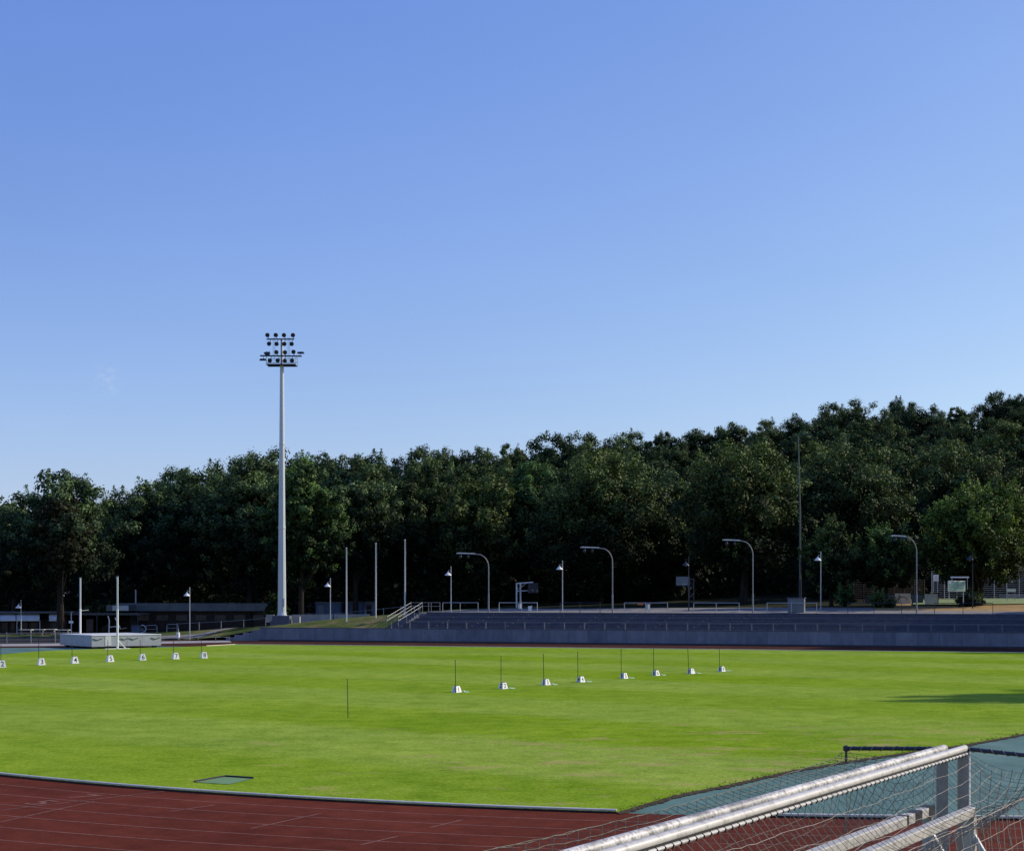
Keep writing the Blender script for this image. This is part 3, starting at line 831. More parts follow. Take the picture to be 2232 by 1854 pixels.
# photo corners: the left face spans 73 px, the long face 151 px
mat_h = 28.5 / F * cA.y
t = thing('landing_mat', 'big grey covered landing mat on low feet at the left edge of the field', 'landing mat', cA, rzm)
Ly = 7.4
MB().box((Lx/2, Ly/2, .18), (Lx, Ly, mat_h - .18)).build('cover', M['cover'], t)
MB().box((Lx/2, Ly/2, mat_h + .001), (Lx + .1, Ly + .1, .05), 0, (.99, .99)).build('lid', M['offwhite'], t)
for x in (.5, Lx*.5, Lx-.5):
    for y in (.4, Ly-.4): MB().box((x, y, 0), (.35, .35, .179)).build('foot', M['darkmetal'], t)
for x in (Lx*.27, Lx*.51, Lx*.73): MB().box((x, -.006, .2), (.05, .012, mat_h-.22)).build('seam', M['galv'], t)
MB().box((Lx*.23, -.012, .26), (.55, .02, mat_h*.75)).build('side_flap', M['offwhite'], t)
for x0, x1 in ((.1, .95), (Lx*.41, Lx*.52), (Lx*.53, Lx*.66), (Lx*.85, Lx*.98)):
    mb = MB(); mb.tube([(x0, -.03, mat_h*.76), ((x0+x1)/2, -.05, mat_h*.66), (x1, -.03, mat_h*.78)], .03, 5); mb.build('strap', M['darkmetal'], t)

def upright(px, by, ty, Y, label, foot):
    base = at(px, by, Y); base.z = 0; H = HC + (HY - ty)/F*Y
    t = thing('jump_upright', label, 'upright', base, rzm, 'white jump uprights')
    MB().tube([(0, 0, .05), (0, 0, H*.55)], .10, 8).build('lower_post', M['white'], t)
    MB().tube([(0, 0, H*.55), (0, 0, H)], .085, 8).build('upper_post', M['mast'], t)
    MB().lathe((0, 0, H), [(.11, 0), (.11, .08)], 8).build('cap', M['darkmetal'], t)
    mb = MB(); mb.box((0, 0, 0), (2.3, .22, .07)); mb.box((0, .1, 0), (.2, 1.2, .06)); mb.build('foot', M['white'], t)
    MB().beam((.75, 0, .07), (0, 0, .85), .08, .06).build('brace', M['white'], t)
    if foot: MB().beam((.15, 0, 1.75), (.85, -.02, 1.85), .05, .07).build('bar_rest', M['darkmetal'], t)
    else: MB().beam((0, 0, H*.52), (.8, 0, H*.53), .05, .05).build('bar_rest', M['galv'], t)
    return t
upright(256, 1414, 1256, 14080/109, 'white jump upright standing in front of the mat', True)
upright(175, 1406, 1259, 136.8, 'white jump upright rising behind the mat, farther left', False)

# ------------------------------------------------------------------ buildings at the left
def bld(name, label, pos, cat='building'):
    return thing(name, label, cat, pos)
Yb = 190.0
def bx_(t, name, x0, x1, y0, y1, Y, depth, m, org, proud=0):
    a = at(x0, y1, Y); b = at(x1, y0, Y)
    mb = MB(); mb.box(((a.x+b.x)/2 - org.x, Y + depth/2 - proud - org.y, a.z - org.z), (b.x-a.x, depth, b.z-a.z)); return mb.build(name, M[m], t)
org = at(400, 1372, Yb); t = bld('flat_roof_building', 'long low dark building with a pale flat roof edge', org)
bx_(t, 'wall', 262, 600, 1331.2, 1376, Yb, 12, 'brick', org)
bx_(t, 'roof', 255, 610, 1314, 1331, Yb, 14, 'fascia', org, .7)
for i in range(7):
    x0 = 300 + i*42; w_ = bx_(t, 'window', x0, x0+24, 1340, 1352, Yb, .1, 'window', org, .05)
bx_(t, 'door', 284, 296, 1340, 1374, Yb, .1, 'darkmetal', org, .06)
org = at(270, 1376, 186); t = bld('entrance_porch', 'small porch block with a pale box roof by the jump uprights', org)
bx_(t, 'roof', 232, 281, 1318, 1331, 186, 6, 'fascia', org); bx_(t, 'fascia_panel', 245, 280, 1319.5, 1330, 185.95, .04, 'offwhite', org)
bx_(t, 'canopy', 140, 302, 1336, 1340, 183, 6, 'roofing', org)
for x in (143, 176, 210, 254, 299): bx_(t, 'pillar', x, x+2.2, 1340.2, 1385, 183, .12, 'darkmetal', org)
bx_(t, 'wall', 141, 262, 1341, 1385, 189, .3, 'brick', org)
for x in (150, 184, 222): bx_(t, 'door', x, x+16, 1349, 1385, 188.9, .1, 'window', org)
bx_(t, 'panel', 188, 203, 1349, 1377, 183.2, .08, 'wood', org)
q = at(296, 1316, 192); o = MB().tube([(0, 0, 0), (0, 0, 1.75)], .10, 8).lathe((0, 0, 1.75), [(.14, 0), (.14, .12)], 8).build('chimney_pipe', M['galv']); o.location = q
tag(o, 'thin steel flue pipe on the flat roof', 'chimney')
org = at(60, 1392, 178); t = bld('pavilion', 'brown pavilion with pale sloping awnings, half behind the left tree', org)
bx_(t, 'wall', -120, 139, 1349, 1394, 182, 8, 'brick', org)
bx_(t, 'roof', -122, 142, 1333, 1336, 181, 9, 'roofing', org)
for x0, x1 in ((-110, -60), (-55, -5), (0, 34), (36, 86), (107, 137)):
    a = at(x0, 1350, 179.3); b = at(x1, 1350, 179.3); c = at(x1, 1336.5, 181.9); d = at(x0, 1336.5, 181.9)
    mb = MB(); mb.quad(a-org, b-org, c-org, d-org); mb.quad(a-org, b-org, b-org-Vector((0, 0, .16)), a-org-Vector((0, 0, .16))); mb.build('awning', M['awning'], t)
for x0, x1 in ((4, 17), (24, 32), (44, 60), (64, 82), (110, 133)): bx_(t, 'window', x0, x1, 1356, 1376, 181.9, .1, 'window', org)
for x in (36, 86, 138): bx_(t, 'pillar', x, x+1.6, 1350.5, 1392, 179.5, .1, 'galv', org)
# sheds behind the mast
for (x0, x1, y0, y1, m, Y, lab) in ((640, 686, 1311, 1324, 'fascia', 196, 'grey shed with a light roof right behind the mast'),
                               (688, 742, 1314, 1337, 'blue', 188, 'pale blue container behind the cone lamp near the mast'),
                               (757, 790, 1313, 1334, 'blue', 190, 'dark blue container behind the left flagpole'),
                               (793, 816, 1313, 1336, 'fascia', 192, 'narrow grey container behind the middle flagpole')):
    org = at((x0+x1)/2, y1+18, Y); t = bld('container_shed', lab, org, 'shed')
    bx_(t, 'wall', x0, x1, y0, y1 + 22, Y, 4, m, org)
    bx_(t, 'roof', x0-1, x1+1, y0-2.5, y0-.1, Y, 4.4, 'roofing', org, .2)
    bx_(t, 'door', x0+6, x0+17, y0+5, y1+20, Y, .06, 'fascia' if m == 'blue' else 'brick', org, .03)
# low wall segments beyond the bank path
org = at(600, 1352, 172); t = bld('garden_wall', 'low stone wall in pieces behind the mast foundation', org, 'wall')
for x0, x1, y0, y1 in ((580, 597, 1339, 1356), (637, 652, 1339, 1360), (655, 725, 1339, 1356), (728, 806, 1338, 1350)):
    bx_(t, 'segment', x0, x1, y0, y1, 172, .35, 'paleconcrete', org)

# picnic tables in front of the pavilion
def table(px, Y, label):
    b = onbank(px, Y); b.z = .06
    t = thing('picnic_table', label, 'table', b, R(random.uniform(-12, 12)), 'pale tables before the pavilion')
    MB().box((0, 0, .72), (1.5, .8, .05)).build('tabletop', M['white'], t)
    for s in (-.55, .55):
        MB().beam((s, -.35, 0), (s, .25, .71), .06, .06).build('leg', M['galv'], t); MB().beam((s, .35, 0), (s, -.25, .71), .06, .06).build('leg', M['galv'], t)
    for s in (-.75, .75): MB().box((0, s, .42), (1.5, .25, .04)).box((-.5, s, 0), (.05, .2, .42)).box((.5, s, 0), (.05, .2, .42)).build('bench', M['wood'], t)
for px, Y, lab in ((57, 172, 'pale table left of the big trunk, under the awning'), (83, 173, 'pale table just left of the tree trunk'),
                   (109, 174, 'pale table just right of the tree trunk'), (138, 171, 'pale table nearest the landing mat')): table(px, Y, lab)
# cycle stands, barrel and odds by the porch
for px, Y, lab in ((330, 172, 'left steel bicycle stand before the long building'), (376, 172, 'right steel bicycle stand before the long building')):
    b = onbank(px, Y); t = thing('cycle_stand', lab, 'bike rack', b, R(8), 'hoop cycle stands')
    MB().tube([(-.65, 0, 0), (-.65, 0, .75), (-.5, 0, .9), (.5, 0, .9), (.65, 0, .75), (.65, 0, 0)], .03, 6).build('hoop', M['galv'], t)
    MB().tube([(-.65, 0, .45), (.65, 0, .45)], .02, 6).build('crossbar', M['galv'], t)
b = onbank(297, 171); t = thing('storage_box', 'dark blue storage box near the porch, behind the mat', 'box', b)
MB().box((0, 0, 0), (.9, .7, .95)).build('body', M['blue'], t); MB().box((0, 0, .951), (1.0, .8, .07)).build('lid', M['darkmetal'], t)
b = onbank(310, 172); t = thing('hose_reel', 'coiled pale hose reel beside the blue box', 'hose reel', b, R(20))
MB().tube([(.42*math.cos(a/14*2*PI), 0, .55 + .42*math.sin(a/14*2*PI)) for a in range(15)], .07, 6).build('hose', M['offwhite'], t)
MB().beam((-.3, .1, 0), (0, .1, .6), .05, .05).beam((.3, .1, 0), (0, .1, .6), .05, .05).build('frame', M['galv'], t)
b = onbank(388, 158); t = thing('litter_bin', 'short white bin on the path left of the long building lamp', 'bin', b)
MB().lathe((0, 0, .15), [(.16, 0), (.20, .05), (.20, .6), (.17, .65)], 12).build('bucket', M['white'], t); MB().tube([(0, .25, 0), (0, .25, 1.2)], .03, 6).build('post', M['galv'], t)
b = onbank(245, 176); t = thing('training_sled', 'jumble of white tubes leaning by the right upright', 'frame', b, R(10))
MB().tube([(-.4, 0, 0), (-.35, 0, 1.5), (-.5, 0, 2.1)], .07, 6).build('tube', M['white'], t); MB().tube([(.9, 0, .6), (.3, 0, 1.9)], .06, 6).build('tube', M['white'], t)
MB().tube([(-.3, 0, .75), (.9, 0, .9)], .05, 6).build('tube', M['white'], t)

# ------------------------------------------------------------------ fences
def rail_fence(name, pts_uvz, label, hgt=.95, m='galv', mesh=False, pr=.045, group=None):
    t = thing(name, label, 'fence', pts_uvz[0], 0, group); o0 = Vector(pts_uvz[0])
    P = [Vector(p) - o0 for p in pts_uvz]
    mb = MB(); mb.tube([p + Vector((0, 0, hgt)) for p in P], .028, 6); mb.build('top_rail', M[m], t)
    if mesh:
        mb = MB()
        for h in (.12, .3, .48, .66, .84): mb.tube([p + Vector((0, 0, h*hgt/.95)) for p in P], .008, 3, False)
        mb.build('wire', M[m], t)
    for p in P:
        MB().tube([p + Vector((0, 0, -.1)), p + Vector((0, 0, hgt+.08))], pr, 6).build('post', M[m], t)
    return t
pts = []
for px, Y in ((-60, 146), (-20, 146), (14, 146), (67, 146.5), (120, 147.5), (175, 149)): 
    X = (px-CX)/F*Y; pts.append(Vector((X, Y, .0)))
rail_fence('field_fence', pts, 'low wire fence left of the landing mat', 1.0, 'cabinet', True, .07)
pts = [Vector(((px-CX)/F*Y, Y, 0)) for px, Y in ((352, 149), (392, 150), (432, 151), (470, 152), (500, 153))]
rail_fence('field_fence', pts, 'thin low rail fence between landing mat and retaining wall', .45, 'cabinet', False, .03)
pts = []
for px, by in ((386, 1376), (434, 1374), (482, 1372), (531, 1368), (579, 1363), (627, 1358), (672, 1354), (715, 1351), (757, 1348), (797, 1345), (836, 1342), (874, 1339), (912, 1336)):
    Y = 150.0
    while Y < 178:
        q = at(px, by, Y)
        if q.z <= bank_z(q.x, q.y): break
        Y += .25
    pts.append(q)
for i, p in enumerate(pts):
    if i and abs(p.y - pts[i-1].y) > 4: 
        px = (386, 434, 482, 531, 579, 627, 672, 715, 757, 797, 836, 874, 912)[i]; Y = pts[i-1].y; X = (px-CX)/F*Y; pts[i] = Vector((X, Y, bank_z(X, Y)))
rail_fence('bank_fence', pts, 'rail fence climbing along the bank path behind mast and flagpoles', .95, 'lampgrey', False, .055)
# path on the bank
mb = MB(); pr = None
for i in range(40):
    px = 340 + i*16; Y = interp(px, [(340, 161), (430, 160), (600, 168), (720, 167), (980, 162)]); X = (px-CX)/F*Y
    a = Vector((X, Y-1.3, 0)); b = Vector((X, Y+1.3, 0)); a.z = bank_z(a.x, a.y) + .07; b.z = bank_z(b.x, b.y) + .07
    if pr: mb.quad(pr[0], a, b, pr[1])
    pr = (a, b)
tag(mb.build('bank_path', M['path']), kind='structure')

# ball stop fence, boards and pitch at the right
def fence_high(x0, x1, Y, base_y, top_y, label, posts, wires, m='galv', name='ball_stop_fence', wr=.016):
    a = at(x0, base_y, Y); b = at(x1, base_y, Y); H = (base_y-top_y)/F*Y
    t = thing(name, label, 'fence', a); L = b.x - a.x
    gz = bank_z((a.x+b.x)/2, Y) - a.z
    for i in range(posts+1):
        MB().tube([(L*i/posts, 0, min(0, gz)-.1), (L*i/posts, 0, H)], .045, 6).build('post', M[m], t)
    mb = MB()
    for k in range(wires): z = H*(k+.5)/wires; mb.tube([(0, 0, z), (L, 0, z)], wr, 4, False)
    n = int(L/.5)
    for i in range(n): mb.tube([(L*i/n, 0, 0), (L*i/n, 0, H)], .005, 3, False)
    mb.build('wire_mesh', M[m], t)
    return t
fence_high(2031, 2330, 176, 1313, 1221, 'high wire ball stop fence behind the banner at the far right', 11, 22)
fence_high(1838, 2015, 172, 1312, 1262, 'lower slatted fence behind the pruned round trees', 8, 11, 'wood', 'slat_fence', .035)
sheet_pts = [at(1990, 1318, 159), at(2400, 1318, 159), at(2400, 1310.5, 167), at(2400, 1310.5, 176), at(2010, 1310.5, 176), at(1990, 1310.5, 167)]
mb = MB(); mb.poly([(p.x, p.y, bank_z(p.x, p.y) + .09) for p in sheet_pts]); 
M['turf2'] = simple('pale_turf', (.16, .22, .07), .9, 0, .2, .8); tag(mb.build('back_pitch', M['turf2']), kind='structure')
mb = MB(); a, b = at(2110, 1303, 192), at(2420, 1303, 192)
mb.box(((a.x+b.x)/2, 178.5, bank_z((a.x+b.x)/2, 178.5)-.1), (b.x-a.x, 2.5, .5)); o = mb.build('spectator_bank', M['paleconcrete']); tag(o, 'pale low bank edge behind the far right wire fence', 'bank')

def board(x0, x1, y0, y1, Y, m, name, label, cat, legs=True, rz=0):
    c = at((x0+x1)/2, y1, Y); w = (x1-x0)/F*Y; h = (y1-y0)/F*Y
    t = thing(name, label, cat, c, rz); w /= math.cos(rz)
    MB().box((0, 0, 0), (w, .06, h)).build('panel', M[m], t)
    if legs:
        for s in (-w*.42, w*.42): MB().box((s, .05, -1.2), (.06, .05, 1.25)).build('leg', M['galv'], t)
    return t, w, h
t, w, h = board(2063, 2107, 1265, 1288, 150, 'white', 'banner', 'green banner with white lettering left of the rightmost tree trunk', 'banner', True, R(28))
MB().box((0, -.035, h*.06), (w*.94, .02, h*.86)).build('print_field', M['banner_green'], t)
MB().box((-w*.40, -.05, h*.72), (w*.12, .01, h*.18)).build('logo', M['white'], t)
for k, (row, z0_) in enumerate(((0, .58), (1, .30))):
    rr = random.Random(11+k); x = -w*(.16 if k == 0 else .12)
    while x < w*(.28 if k == 0 else .36):
        lw = rr.uniform(.10, .2); mb = MB()
        mb.beam((x, -.052, h*z0_), (x + lw*.3, -.052, h*(z0_ + .17)), .015, .035, Vector((0, 1, 0))); mb.beam((x + lw*.3, -.052, h*(z0_+.17)), (x + lw*.8, -.052, h*z0_), .015, .035, Vector((0, 1, 0)))
        mb.build('letter', M['offwhite'], t); x += lw*1.2
t, w, h = board(2034, 2046, 1252, 1266, 151, 'white', 'notice_sign', 'small white notice left of the green banner', 'sign', True, R(25))
MB().box((0, -.035, h*.2), (w*.7, .01, .04)).box((0, -.035, h*.45), (w*.7, .01, .04)).box((0, -.035, h*.7), (w*.5, .01, .05)).build('text_lines', M['darkmetal'], t)
t, w, h = board(2072, 2112, 1256, 1259, 151, 'white', 'dugout_roof', 'thin white bar above the green banner', 'canopy')
t, w, h = board(2194, 2214, 1283, 1289, 168, 'white', 'bench', 'white bench in front of the far right wire fence', 'bench')
t, w, h = board(2015, 2045, 1294, 1316, 161, 'offwhite', 'board_panel', 'pale blank panel left of the banner, beside the curved lamp', 'panel', False, R(14))
MB().box((w/2+.04, .1, -.3), (.08, .3, h+.35)).build('frame', M['darkmetal'], t)
t, w, h = board(1951, 1985, 1293, 1315, 164.5, 'offwhite', 'poster_board', 'weathered board with a reddish arch emblem by the curved lamp', 'board', False)
mb = MB(); M['rust'] = simple('faded_red', (.30, .12, .09), .8, 0, .2, 4)
mb.tube([(w*.28*math.cos(a), -.04, h*.35 + h*.3*math.sin(a)) for a in [i*PI/10 for i in range(11)]], .05, 5); mb.build('emblem', M['rust'], t)
for x0, x1, lab in ((1886, 1916, 'dark board left of the emblem board'), (1919, 1948, 'dark bluish board touching the emblem board'), (1987, 2012, 'dark graffitied board right of the emblem board')):
    board(x0, x1, 1295, 1315, 165, 'blue' if x0 != 1886 else 'darkmetal', 'board_panel', lab, 'panel', False)

# ------------------------------------------------------------------ trees
def leaf_mesh(name, pos, nrm, size, tint, m, aspect=.62):
    n = len(pos); rs = np.random.RandomState(n % 1000)
    nrm = nrm / np.linalg.norm(nrm, axis=1)[:, None]
    r = rs.normal(size=(n, 3)); t1 = np.cross(nrm, r); t1 /= np.linalg.norm(t1, axis=1)[:, None]; t2 = np.cross(nrm, t1)
    s = size[:, None]
    bend = nrm * s * .18
    v = np.stack([pos + t1*s*.5 - bend, pos + t2*s*aspect*.5, pos - t1*s*.5 - bend, pos - t2*s*aspect*.5], 1).reshape(-1, 3)
    me = bpy.data.meshes.new(name); me.vertices.add(4*n); me.vertices.foreach_set('co', v.astype('f').ravel())
    me.loops.add(4*n); me.loops.foreach_set('vertex_index', np.arange(4*n, dtype='i'))
    me.polygons.add(n); me.polygons.foreach_set('loop_start', np.arange(0, 4*n, 4, dtype='i')); me.polygons.foreach_set('loop_total', np.full(n, 4, dtype='i'))
    me.update(); me.validate()
    a = me.attributes.new('tint', 'FLOAT', 'FACE'); a.data.foreach_set('value', tint.astype('f'))
    me.materials.append(m); return me

def crown(seed, H, rad, z0, m, clumps=150, per=150, leaf=.36, flat=.8, spike=.25, rough=.28, topw=.5):
    """leafy crown between z0 and H, built from many clumps of small leaves"""
    rs = np.random.RandomState(seed); P = []; Nn = []; S = []; T = []
    ch = (H - z0)
    ph = rs.uniform(0, 2*PI, 6); fr = rs.randint(2, 6, 6)
    cents = []
    for k in range(clumps):
        d = rs.normal(size=3); d /= np.linalg.norm(d)
        d[2] = d[2]*.95 + .08
        az = math.atan2(d[1], d[0])
        lob = 1 + rough*(math.sin(fr[0]*az + ph[0] + 2*d[2]) * .5 + math.sin(fr[1]*az + ph[1] - 3*d[2])*.35 + rs.normal()*.28)
        rr = (rs.uniform(.55, 1.0) if k % 3 else rs.uniform(.9, 1.06)) * lob
        zrel = .5 + .5*d[2]*min(1.08, rr)
        wprof = 1.0 - .35*max(0, zrel-.5)*2*(1-topw) 
        c = np.array([d[0]*rad*rr*wprof, d[1]*rad*rr*wprof, z0 + ch*zrel*.93])
        cents.append(c)
        cr = rs.uniform(.09, .19)*rad*1.2
        n = int(per*(cr/(.16*rad*1.25))**1.5)
        q = rs.normal(size=(n, 3)); q /= np.linalg.norm(q, axis=1)[:, None]
        rad_ = cr*rs.uniform(.55, 1.08, n)[:, None]*(1 + .25*rs.normal(size=(n, 1)).clip(-1, 1))
        pos = c + q*rad_*np.array([1, 1, flat])
        P.append(pos); Nn.append(q*1.3 + np.array([0, 0, .4]) + rs.normal(size=(n, 3))*.38)
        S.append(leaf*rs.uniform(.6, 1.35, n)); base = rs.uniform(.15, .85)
        T.append(((base + rs.normal(size=n)*.18)*(.10 + .95*smooth(.22, .92, zrel))*(.45 + .55*(q[:, 2]*.5+.5))*1.25).clip(0, 1))  # leaves darken downwards: crown shade painted into the tint
    # sprigs that break the outline
    cents = np.array(cents)
    for k in range(int(clumps*spike)):
        c = cents[rs.randint(len(cents))]; out = c - np.array([0, 0, z0+ch*.4]); out /= np.linalg.norm(out)
        out = out*.7 + np.array([0, 0, .8]); out /= np.linalg.norm(out); L = rs.uniform(.6, 1.3)
        n = int(34*L); tt = rs.uniform(0, 1, n)
        pos = c + out*(.10*rad) + out*L*tt[:, None] + rs.normal(size=(n, 3))*.26*(1.2-tt[:, None])
        P.append(pos); Nn.append(rs.normal(size=(n, 3))); S.append(leaf*.85*rs.uniform(.6, 1.2, n)); T.append(rs.uniform(.3, 1, n))
    # sparse inner foliage, its tint kept low to paint the shade inside the crown
    n = int(clumps*14); q = rs.normal(size=(n, 3)); q /= np.linalg.norm(q, axis=1)[:, None]
    pos = q*(rs.uniform(0, .72, n)[:, None]**.5)*np.array([rad*.8, rad*.8, ch*.42]) + np.array([0, 0, z0 + ch*.47])
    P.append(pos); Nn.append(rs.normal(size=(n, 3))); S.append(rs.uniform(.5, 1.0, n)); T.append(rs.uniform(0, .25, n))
    return leaf_mesh('crown', np.concatenate(P), np.concatenate(Nn), np.concatenate(S), np.concatenate(T), m)

def trunk_mesh(seed, H, z0, rad, r0=.35):
    rr = random.Random(seed); mb = MB()
    lean = rr.uniform(-.3, .3)
    pts = [(0, 0, -.6), (0, 0, 0), (lean*.4, 0, z0*.6), (lean, .1, z0 + (H-z0)*.35), (lean*1.3, .1, z0 + (H-z0)*.8)]
    mb.tube(pts, [r0*1.5, r0*1.2, r0*.9, r0*.6, r0*.12], 9)
    for k in range(7):
        a = rr.uniform(0, 2*PI); zb = z0 + (H-z0)*rr.uniform(-.05, .35); L = rad*rr.uniform(.5, .8)
        p0 = Vector((lean*.7, 0, zb)); p1 = p0 + Vector((math.cos(a)*L*.5, math.sin(a)*L*.5, L*.45)); p2 = p0 + Vector((math.cos(a)*L, math.sin(a)*L, L*1.0))
        mb.tube([p0, p1, p2], [r0*.45, r0*.3, r0*.08], 6)
    me_o = mb.build('trunk', M['bark']); me = me_o.data; bpy.data.objects.remove(me_o); return me

protos = []
for s in range(9):
    Hh = 19; z0 = 2.2 + (s % 3)*.7; rad = [5.6, 6.4, 4.6, 7.2, 5.2, 6.0, 4.2, 6.8, 5.0][s]
    protos.append((crown(40+s, Hh, rad, z0, M['leaf'], 200, 170, .38 if s % 2 else .33, [.8, .95, 1.05][s % 3], .28, [.20, .34, .26, .38][s % 4], [.25, .7, .45, .9][s % 4]), trunk_mesh(60+s, Hh, z0, rad), Hh))

tree_n = [0]
def add_tree(name, cr, tr, pos, rz, sc, label, group, cat='tree'):
    t = thing(name, label, cat, pos, rz, group); t.scale = sc
    a = bpy.data.objects.new('crown', cr); COL.objects.link(a); a.parent = t
    b = bpy.data.objects.new('trunk', tr); COL.objects.link(b); b.parent = t
    tree_n[0] += 1
    return t

SKY = [(-400, 1150), (-150, 1125), (0, 1110), (60, 1100), (200, 1090), (245, 1078), (300, 1060), (330, 1048), (400, 1028), (480, 1003), (560, 985), (600, 980), (640, 992), (690, 1000),
       (750, 985), (830, 988), (870, 980), (950, 977), (985, 967), (1030, 982), (1080, 972), (1140, 948), (1170, 957), (1250, 960), (1330, 948), (1420, 930), (1560, 933), (1620, 925), (1680, 915), (1760, 905), (1800, 890), (1840, 897),
       (1870, 882), (1950, 875), (2060, 880), (2130, 882), (2170, 866), (2232, 860), (2500, 835), (2900, 800)]
rt = random.Random(21)
def forest_row(Y, x0, x1, step, off, label, group, jy=4, wid=1.0, skip=None):
    x = x0
    while x < x1:
        Yj = Y + rt.uniform(-jy, jy); px = x + rt.uniform(-.25, .25)*step
        X = (px-CX)/F*Yj; base = bank_z(X, Yj) - .3
        top = HC + (HY - (interp(px, SKY) + off + rt.uniform(-6, 14)))/F*Yj
        H = top - base
        k = rt.randrange(len(protos)); cr, tr, Hp = protos[k]
        s = H/Hp
        if not (skip and skip(px)):
            w = (.55*s + .45)*wid*rt.uniform(.75, 1.3)
            add_tree('broadleaf_tree', cr, tr, (X, Yj, base), rt.uniform(0, 6.28), (w, w, s), label, group)
        x += step
forest_row(282, -500, 2850, 70, -5, 'broadleaf tree on the ridge of the wooded hill, its top on the skyline', 'ridge trees of the wooded hill', 5)
forest_row(255, -450, 2800, 92, 26, 'broadleaf tree high on the wooded slope, just below the ridge trees', 'upper slope trees of the wood', 5)
forest_row(230, -400, 2700, 104, 62, 'broadleaf tree halfway up the wooded slope behind the stadium', 'middle slope trees of the wood', 5)
forest_row(208, -420, 2650, 118, 105, 'dark broadleaf tree at the foot of the wooded slope', 'lower slope trees of the wood', 4, 1.0, lambda px: False)

def special(px, Y, top_y, wpx, label, name='broadleaf_tree', k=0, low=None, seed=None, m='leaf', leaf=.38, clumps=220, per=180, rough=.34, spike=.3, topw=.45, lowy=None, r0=.35, flat=.8):
    X = (px-CX)/F*Y; base = bank_z(X, Y); top = HC + (HY-top_y)/F*Y; H = top - base; rad = wpx/2/F*Y
    z0 = (HC + (HY-lowy)/F*Y - base) if lowy else 2.5
    cr = crown(seed or 300+int(px), H, rad, z0, M[m], clumps, per, leaf, flat, spike, rough, topw)
    tr = trunk_mesh(int(px), H, z0, rad, r0)
    return add_tree(name, cr, tr, (X, Y, base - .1), 0, (1, 1, 1), label, None)
special(132, 176, 1026, 214, 'big dark tree at the far left with its trunk before the pavilion', lowy=1285, r0=.45, rough=.55, clumps=230, per=160, leaf=.38)
special(135, 171, 1075, 105, 'brownish thin conifer in front of the big left tree', 'conifer', m='leafpine', leaf=.26, lowy=1255, clumps=170, rough=.35, r0=.08, flat=.5)
special(30, 190, 1092, 130, 'dark tree at the left picture edge behind the big tree', lowy=1300)
special(330, 200, 1050, 190, 'tree behind the right end of the landing mat, top catching light', lowy=1290)
special(435, 196, 1026, 210, 'broad tree behind the long flat building', lowy=1300)
special(545, 190, 990, 190, 'tall tree directly left of the floodlight mast', lowy=1300)
special(655, 174, 990, 160, 'tall tree directly right of the mast, its right side sunlit', lowy=1278, clumps=230, rough=.34, leaf=.38, m='leaflight')  # lighter leaf colour stands in for sunlight on this crown
special(775, 189, 1000, 178, 'rounded tree behind the three flagpoles with greyish leaves', lowy=1255, clumps=250, rough=.30, leaf=.36)
special(905, 198, 1010, 180, 'tree behind the stairway, one step right of the flagpoles', lowy=1290)
special(1060, 192, 1045, 200, 'dark tree behind the first curved street lamp', lowy=1300)
special(1150, 196, 1010, 170, 'lighter tree above the left basketball hoop', lowy=1280, m='leaflight')
special(1310, 186, 978, 270, 'great round dark tree behind the second curved street lamp', lowy=1300, clumps=300, leaf=.38)
special(1470, 190, 1060, 180, 'dark tree above the right basketball hoop', lowy=1300)
special(1620, 172, 962, 270, 'big lobed tree rising behind the third curved street lamp', lowy=1265, clumps=300, per=130, rough=.36, r0=.5)
special(1850, 178, 970, 260, 'big spreading tree behind the two round pruned trees', lowy=1250, clumps=300, per=130, rough=.36)
special(2095, 200, 960, 230, 'tall tree behind the rightmost round tree', lowy=1270)
special(1812, 158, 1132, 112, 'left of two small round pruned trees by the utility cabinet', 'pruned_tree', lowy=1302, clumps=120, per=110, leaf=.30, r0=.25, spike=.6)
special(1930, 157, 1138, 128, 'small round pruned tree crossed by the right curved lamp', 'pruned_tree', lowy=1296, clumps=130, per=120, leaf=.30, m='leaflight', r0=.25, spike=.6)
special(2135, 158, 1052, 232, 'wide round tree at the right edge above the green banner', 'pruned_tree', lowy=1290, clumps=260, per=130, leaf=.34, m='leaflight', r0=.4, spike=.5)

# bushes
def bush(px, Y, top_y, wpx, label, m='leaf'):
    X = (px-CX)/F*Y; b = bank_z(X, Y); H = HC + (HY-top_y)/F*Y - b; rad = wpx/2/F*Y
    cr = crown(int(px)+5, max(H, .4), rad, .0, M[m], 34, 60, .20, .8, .5, .35, .6); cr.name = 'shrub'
    o = bpy.data.objects.new('shrub', cr); COL.objects.link(o); o.location = (X, Y, b); tag(o, label, 'shrub'); return o
bush(1842, 156, 1272, 44, 'upright shrub between the two round pruned trees', 'leaflight')
bush(1912, 154, 1295, 26, 'small leafy shrub below the second pruned tree', 'leaflight')
bush(1938, 154, 1309, 26, 'low tuft of shrub on dry ground left of the curved lamp')
bush(2108, 156, 1298, 60, 'dark shrub around the foot of the rightmost round tree')
bush(598, 176, 1290, 46, 'sunlit bush right behind the base of the mast', 'leaflight')
bush(205, 188, 1312, 60, 'bush on the porch roof line between the two uprights')

